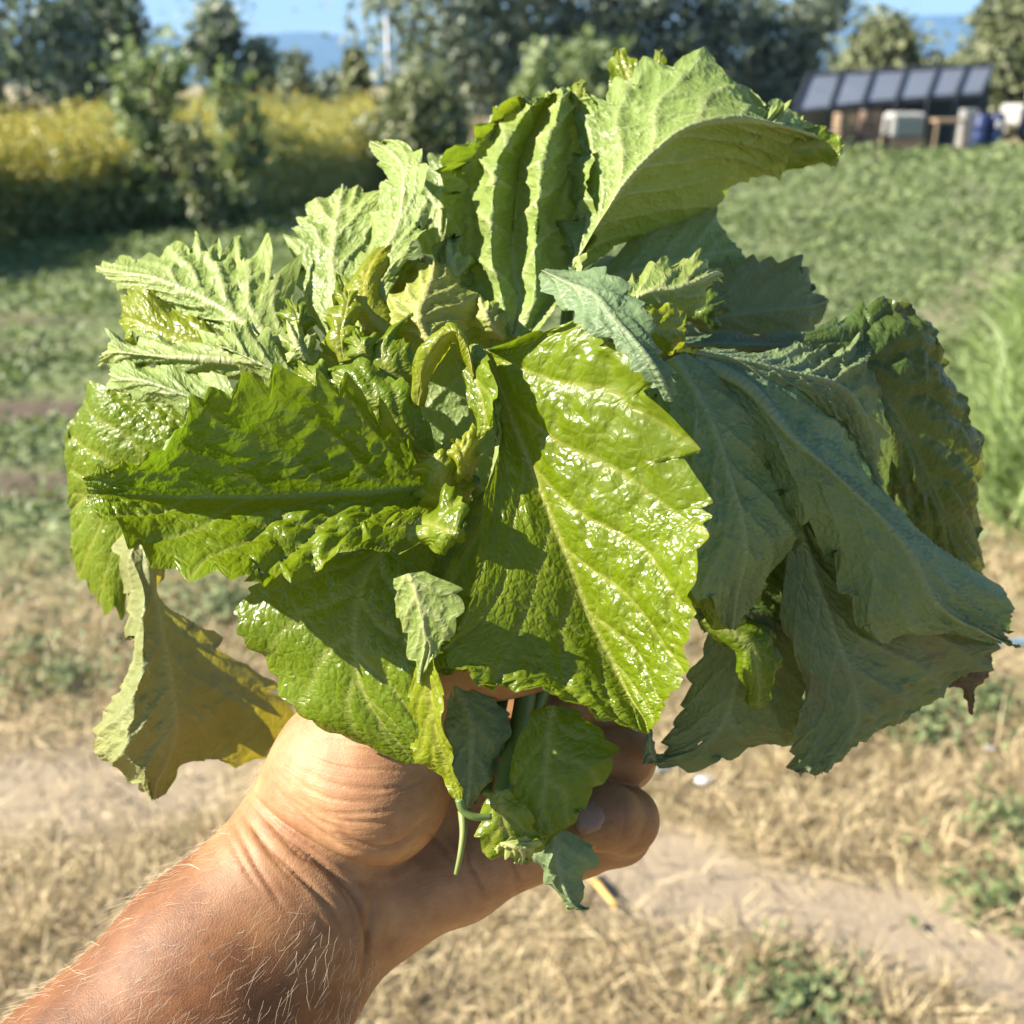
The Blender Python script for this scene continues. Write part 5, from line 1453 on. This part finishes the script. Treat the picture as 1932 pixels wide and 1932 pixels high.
leaf([[(1275, 668), (1285, 650), (1295, 632)], [(1350, 672), (1360, 650), (1370, 628)], [(1430, 676), (1440, 655), (1450, 632)], [(1500, 672), (1510, 655), (1515, 630)], [(1545, 660), (1550, 650), (1552, 640)]],
     [.325, .320, .325], [.335, .33, .338], [.345, .345, .345], 'under', M_leaf_d, 5, .1, .5, .001, .0, .1, 5, .4, 45, label='narrow blue-green shaded leaf above the pale ridge')
leaf([[(1320, 1170), (1330, 1165), (1345, 1160)], [(1380, 1230), (1410, 1215), (1450, 1190)], [(1400, 1290), (1430, 1270), (1470, 1240)], [(1405, 1325), (1432, 1330), (1462, 1310)], [(1425, 1342), (1432, 1343), (1440, 1340)]],
     [.315, .312, .316], [.316, .312, .320], [.32, .32, .32], 'top', M_leaf, 5, .1, .6, .0012, .0, .1, 4, .4, 46, label='dark green curled leaf in front of the olive leaf')
leaf([[(1770, 1210), (1790, 1205), (1820, 1200)], [(1765, 1260), (1810, 1255), (1875, 1235)], [(1775, 1290), (1820, 1285), (1868, 1265)], [(1810, 1302), (1828, 1303), (1850, 1290)], [(1826, 1325), (1830, 1326), (1836, 1322)], [(1831, 1345), (1832, 1346), (1833, 1345)]],
     [.338, .336, .338], [.342, .338, .342], [.343, .343, .343], 'under', leaf_mat('leaf_browned', (0.06, 0.04, 0.02), (0.075, 0.055, 0.03), (0.07, 0.05, 0.02), (0.08, 0.06, 0.03), (0.10, 0.075, 0.04), 0.5, 0.25, 0.6), 4, .08, .5, .0012, .0, .1, 4, .4, 47, label='brown dried leaf tip at the lower right edge')
# low leaves in the grip
leaf([[(1034, 1336), (1042, 1330), (1058, 1338)], [(1000, 1362), (1035, 1385), (1110, 1365)], [(986, 1434), (1030, 1440), (1155, 1405)], [(976, 1492), (1026, 1490), (1150, 1445)], [(980, 1550), (1022, 1545), (1098, 1520)], [(1002, 1582), (1022, 1585), (1058, 1560)], [(1018, 1598), (1022, 1599), (1028, 1596)]],
     [.292, .288, .290], [.290, .283, .284], [.288, .286, .288], 'top', M_leaf, 6, .08, .5, .001, .1, .10, 5, .42, 48, label='dark green leaf between the stems and the fingertips')
leaf([[(950, 1492), (942, 1494), (936, 1500)], [(975, 1520), (945, 1525), (916, 1545)], [(1000, 1560), (955, 1565), (913, 1575)], [(1015, 1590), (965, 1598), (918, 1600)], [(1002, 1612), (980, 1618), (950, 1604)], [(985, 1627), (982, 1628), (977, 1626)]],
     [.280, .278, .280], [.282, .277, .280], [.280, .280, .280], 'top', M_leaf, 4, .12, .5, .001, .3, .14, 4, .4, 49, label='small folded leaf tip at the bottom of the stems')
leaf([[(925, 1600), (945, 1592), (965, 1580)], [(945, 1600), (965, 1595), (990, 1585)], [(968, 1615), (985, 1605), (1015, 1590)], [(978, 1627), (982, 1626), (990, 1620)]],
     [.277, .276, .277], [.277, .275, .277], [.278, .278, .278], 'under', M_leaf_y, 4, .12, .6, .0008, .4, .1, 4, .4, 50, label='pale turned-up edge of the small folded leaf')
leaf([[(1030, 1570), (1045, 1560), (1060, 1562)], [(1008, 1612), (1048, 1605), (1120, 1600)], [(1020, 1640), (1055, 1640), (1120, 1638)], [(1032, 1660), (1062, 1668), (1100, 1662)], [(1052, 1697), (1075, 1698), (1100, 1690)], [(1078, 1715), (1092, 1715), (1108, 1710)], [(1104, 1716), (1107, 1716), (1110, 1714)]],
     [.290, .287, .288], [.290, .284, .288], [.286, .286, .286], 'under', M_leaf_g, 4, .10, .4, .001, .3, .12, 4, .4, 51, label='lowest leaf hanging below the fingertips')
# inner leaves that close the heart of the bunch
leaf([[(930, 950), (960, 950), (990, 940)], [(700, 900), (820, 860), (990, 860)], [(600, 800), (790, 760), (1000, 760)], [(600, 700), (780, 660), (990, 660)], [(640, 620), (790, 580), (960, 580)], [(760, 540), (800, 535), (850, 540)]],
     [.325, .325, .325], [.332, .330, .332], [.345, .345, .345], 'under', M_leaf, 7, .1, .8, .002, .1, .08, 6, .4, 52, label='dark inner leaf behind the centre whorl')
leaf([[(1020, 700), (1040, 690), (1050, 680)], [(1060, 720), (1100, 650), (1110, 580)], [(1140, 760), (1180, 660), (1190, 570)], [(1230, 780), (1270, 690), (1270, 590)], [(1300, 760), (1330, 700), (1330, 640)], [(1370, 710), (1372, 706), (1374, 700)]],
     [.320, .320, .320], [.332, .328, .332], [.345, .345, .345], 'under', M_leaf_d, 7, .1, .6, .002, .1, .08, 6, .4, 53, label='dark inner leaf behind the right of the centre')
leaf([[(700, 900), (720, 920), (740, 940)], [(560, 880), (580, 960), (640, 1060)], [(440, 880), (460, 970), (500, 1090)], [(340, 880), (360, 960), (380, 1050)], [(290, 900), (300, 950), (310, 1000)], [(270, 940), (272, 944), (275, 948)]],
     [.322, .322, .322], [.320, .318, .318], [.325, .325, .325], 'under', M_leaf, 7, .1, .6, .002, .1, .08, 6, .4, 54, label='hidden inner leaf behind the wide left leaf')
leaf([[(830, 1300), (860, 1290), (900, 1300)], [(828, 1360), (890, 1360), (960, 1350)], [(838, 1420), (890, 1430), (950, 1420)], [(850, 1480), (885, 1490), (930, 1470)], [(870, 1520), (880, 1522), (895, 1518)]],
     [.302, .300, .300], [.303, .300, .300], [.303, .303, .303], 'under', M_leaf_g, 6, .1, .5, .0015, .0, .08, 5, .4, 55, label='dark leaf inside the grip beside the stems')
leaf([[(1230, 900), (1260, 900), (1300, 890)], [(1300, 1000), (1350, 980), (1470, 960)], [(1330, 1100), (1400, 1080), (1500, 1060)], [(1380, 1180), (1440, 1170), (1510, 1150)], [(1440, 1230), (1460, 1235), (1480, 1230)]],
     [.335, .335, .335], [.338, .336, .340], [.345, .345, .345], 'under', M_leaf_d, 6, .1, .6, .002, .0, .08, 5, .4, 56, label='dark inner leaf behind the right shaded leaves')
# the curl at the ring fingertip
leaf([[(1262, 1432), (1258, 1438), (1252, 1442)], [(1240, 1432), (1236, 1438), (1230, 1444)], [(1228, 1405), (1224, 1415), (1214, 1440)], [(1226, 1385), (1222, 1398), (1208, 1438)], [(1222, 1376), (1220, 1380), (1214, 1395)]],
     [.322, .318, .312], [.312, .306, .302], [.306, .304, .302], 'under', M_leaf_d, 4, .04, .3, .0003, .2, .1, 3, .4, 57, label='curled olive leaf end tucked at the upper fingertip')
stem([(1000, 1250, .312), (985, 1350, .308), (962, 1440, .300), (948, 1505, .292)], .0034, .0028, M_stem)
stem([(1040, 1250, .318), (1005, 1350, .314), (975, 1440, .308), (955, 1515, .300)], .0030, .0024, M_stem)
stem([(960, 1240, .318), (940, 1340, .316), (925, 1430, .312), (915, 1500, .306)], .0028, .0022, M_stem)
stem([(872, 1530, .295), (874, 1570, .292), (868, 1615, .290), (860, 1650, .290)], .0013, .0006, simple_mat('tendril_green', (0.16, 0.20, 0.05), 0.5, 0.2, 200), 'tendril')
stem([(985, 645, .322), (1000, 800, .330), (1010, 1000, .330), (1000, 1250, .318)], .0022, .0030, M_stem)
stem([(1080, 505, .330), (1060, 700, .335), (1040, 1000, .332), (1020, 1250, .320)], .0020, .0030, M_stem)
stem([(895, 905, .294), (905, 980, .312), (950, 1120, .320), (965, 1240, .318)], .0016, .0028, M_stem)


# ------------------------------------------------------------------ things stand where their Empty is
def rebase():
    for o in list(SC.objects):
        if o.type != 'EMPTY' or o.parent or o.location.length > 1e-6: continue
        ch = list(o.children)
        pts = []
        for c in ch:
            a = np.empty(len(c.data.vertices) * 3); c.data.vertices.foreach_get('co', a); pts.append(a.reshape(-1, 3))
        allp = np.vstack(pts)
        q = np.array([(allp[:, 0].min() + allp[:, 0].max()) / 2, (allp[:, 1].min() + allp[:, 1].max()) / 2, allp[:, 2].min()])
        o.location = q
        for c in ch:
            for m in [c.data] + [g.data for g in c.children]:
                a = np.empty(len(m.vertices) * 3, np.float32); m.vertices.foreach_get('co', a)
                a = (a.reshape(-1, 3) - q).astype(np.float32); m.vertices.foreach_set('co', a.ravel()); m.update()


rebase()
print('TRIS', sum(sum(len(p.vertices) - 2 for p in ()) + 2 * len(o.data.polygons) for o in SC.objects if o.type == 'MESH'))
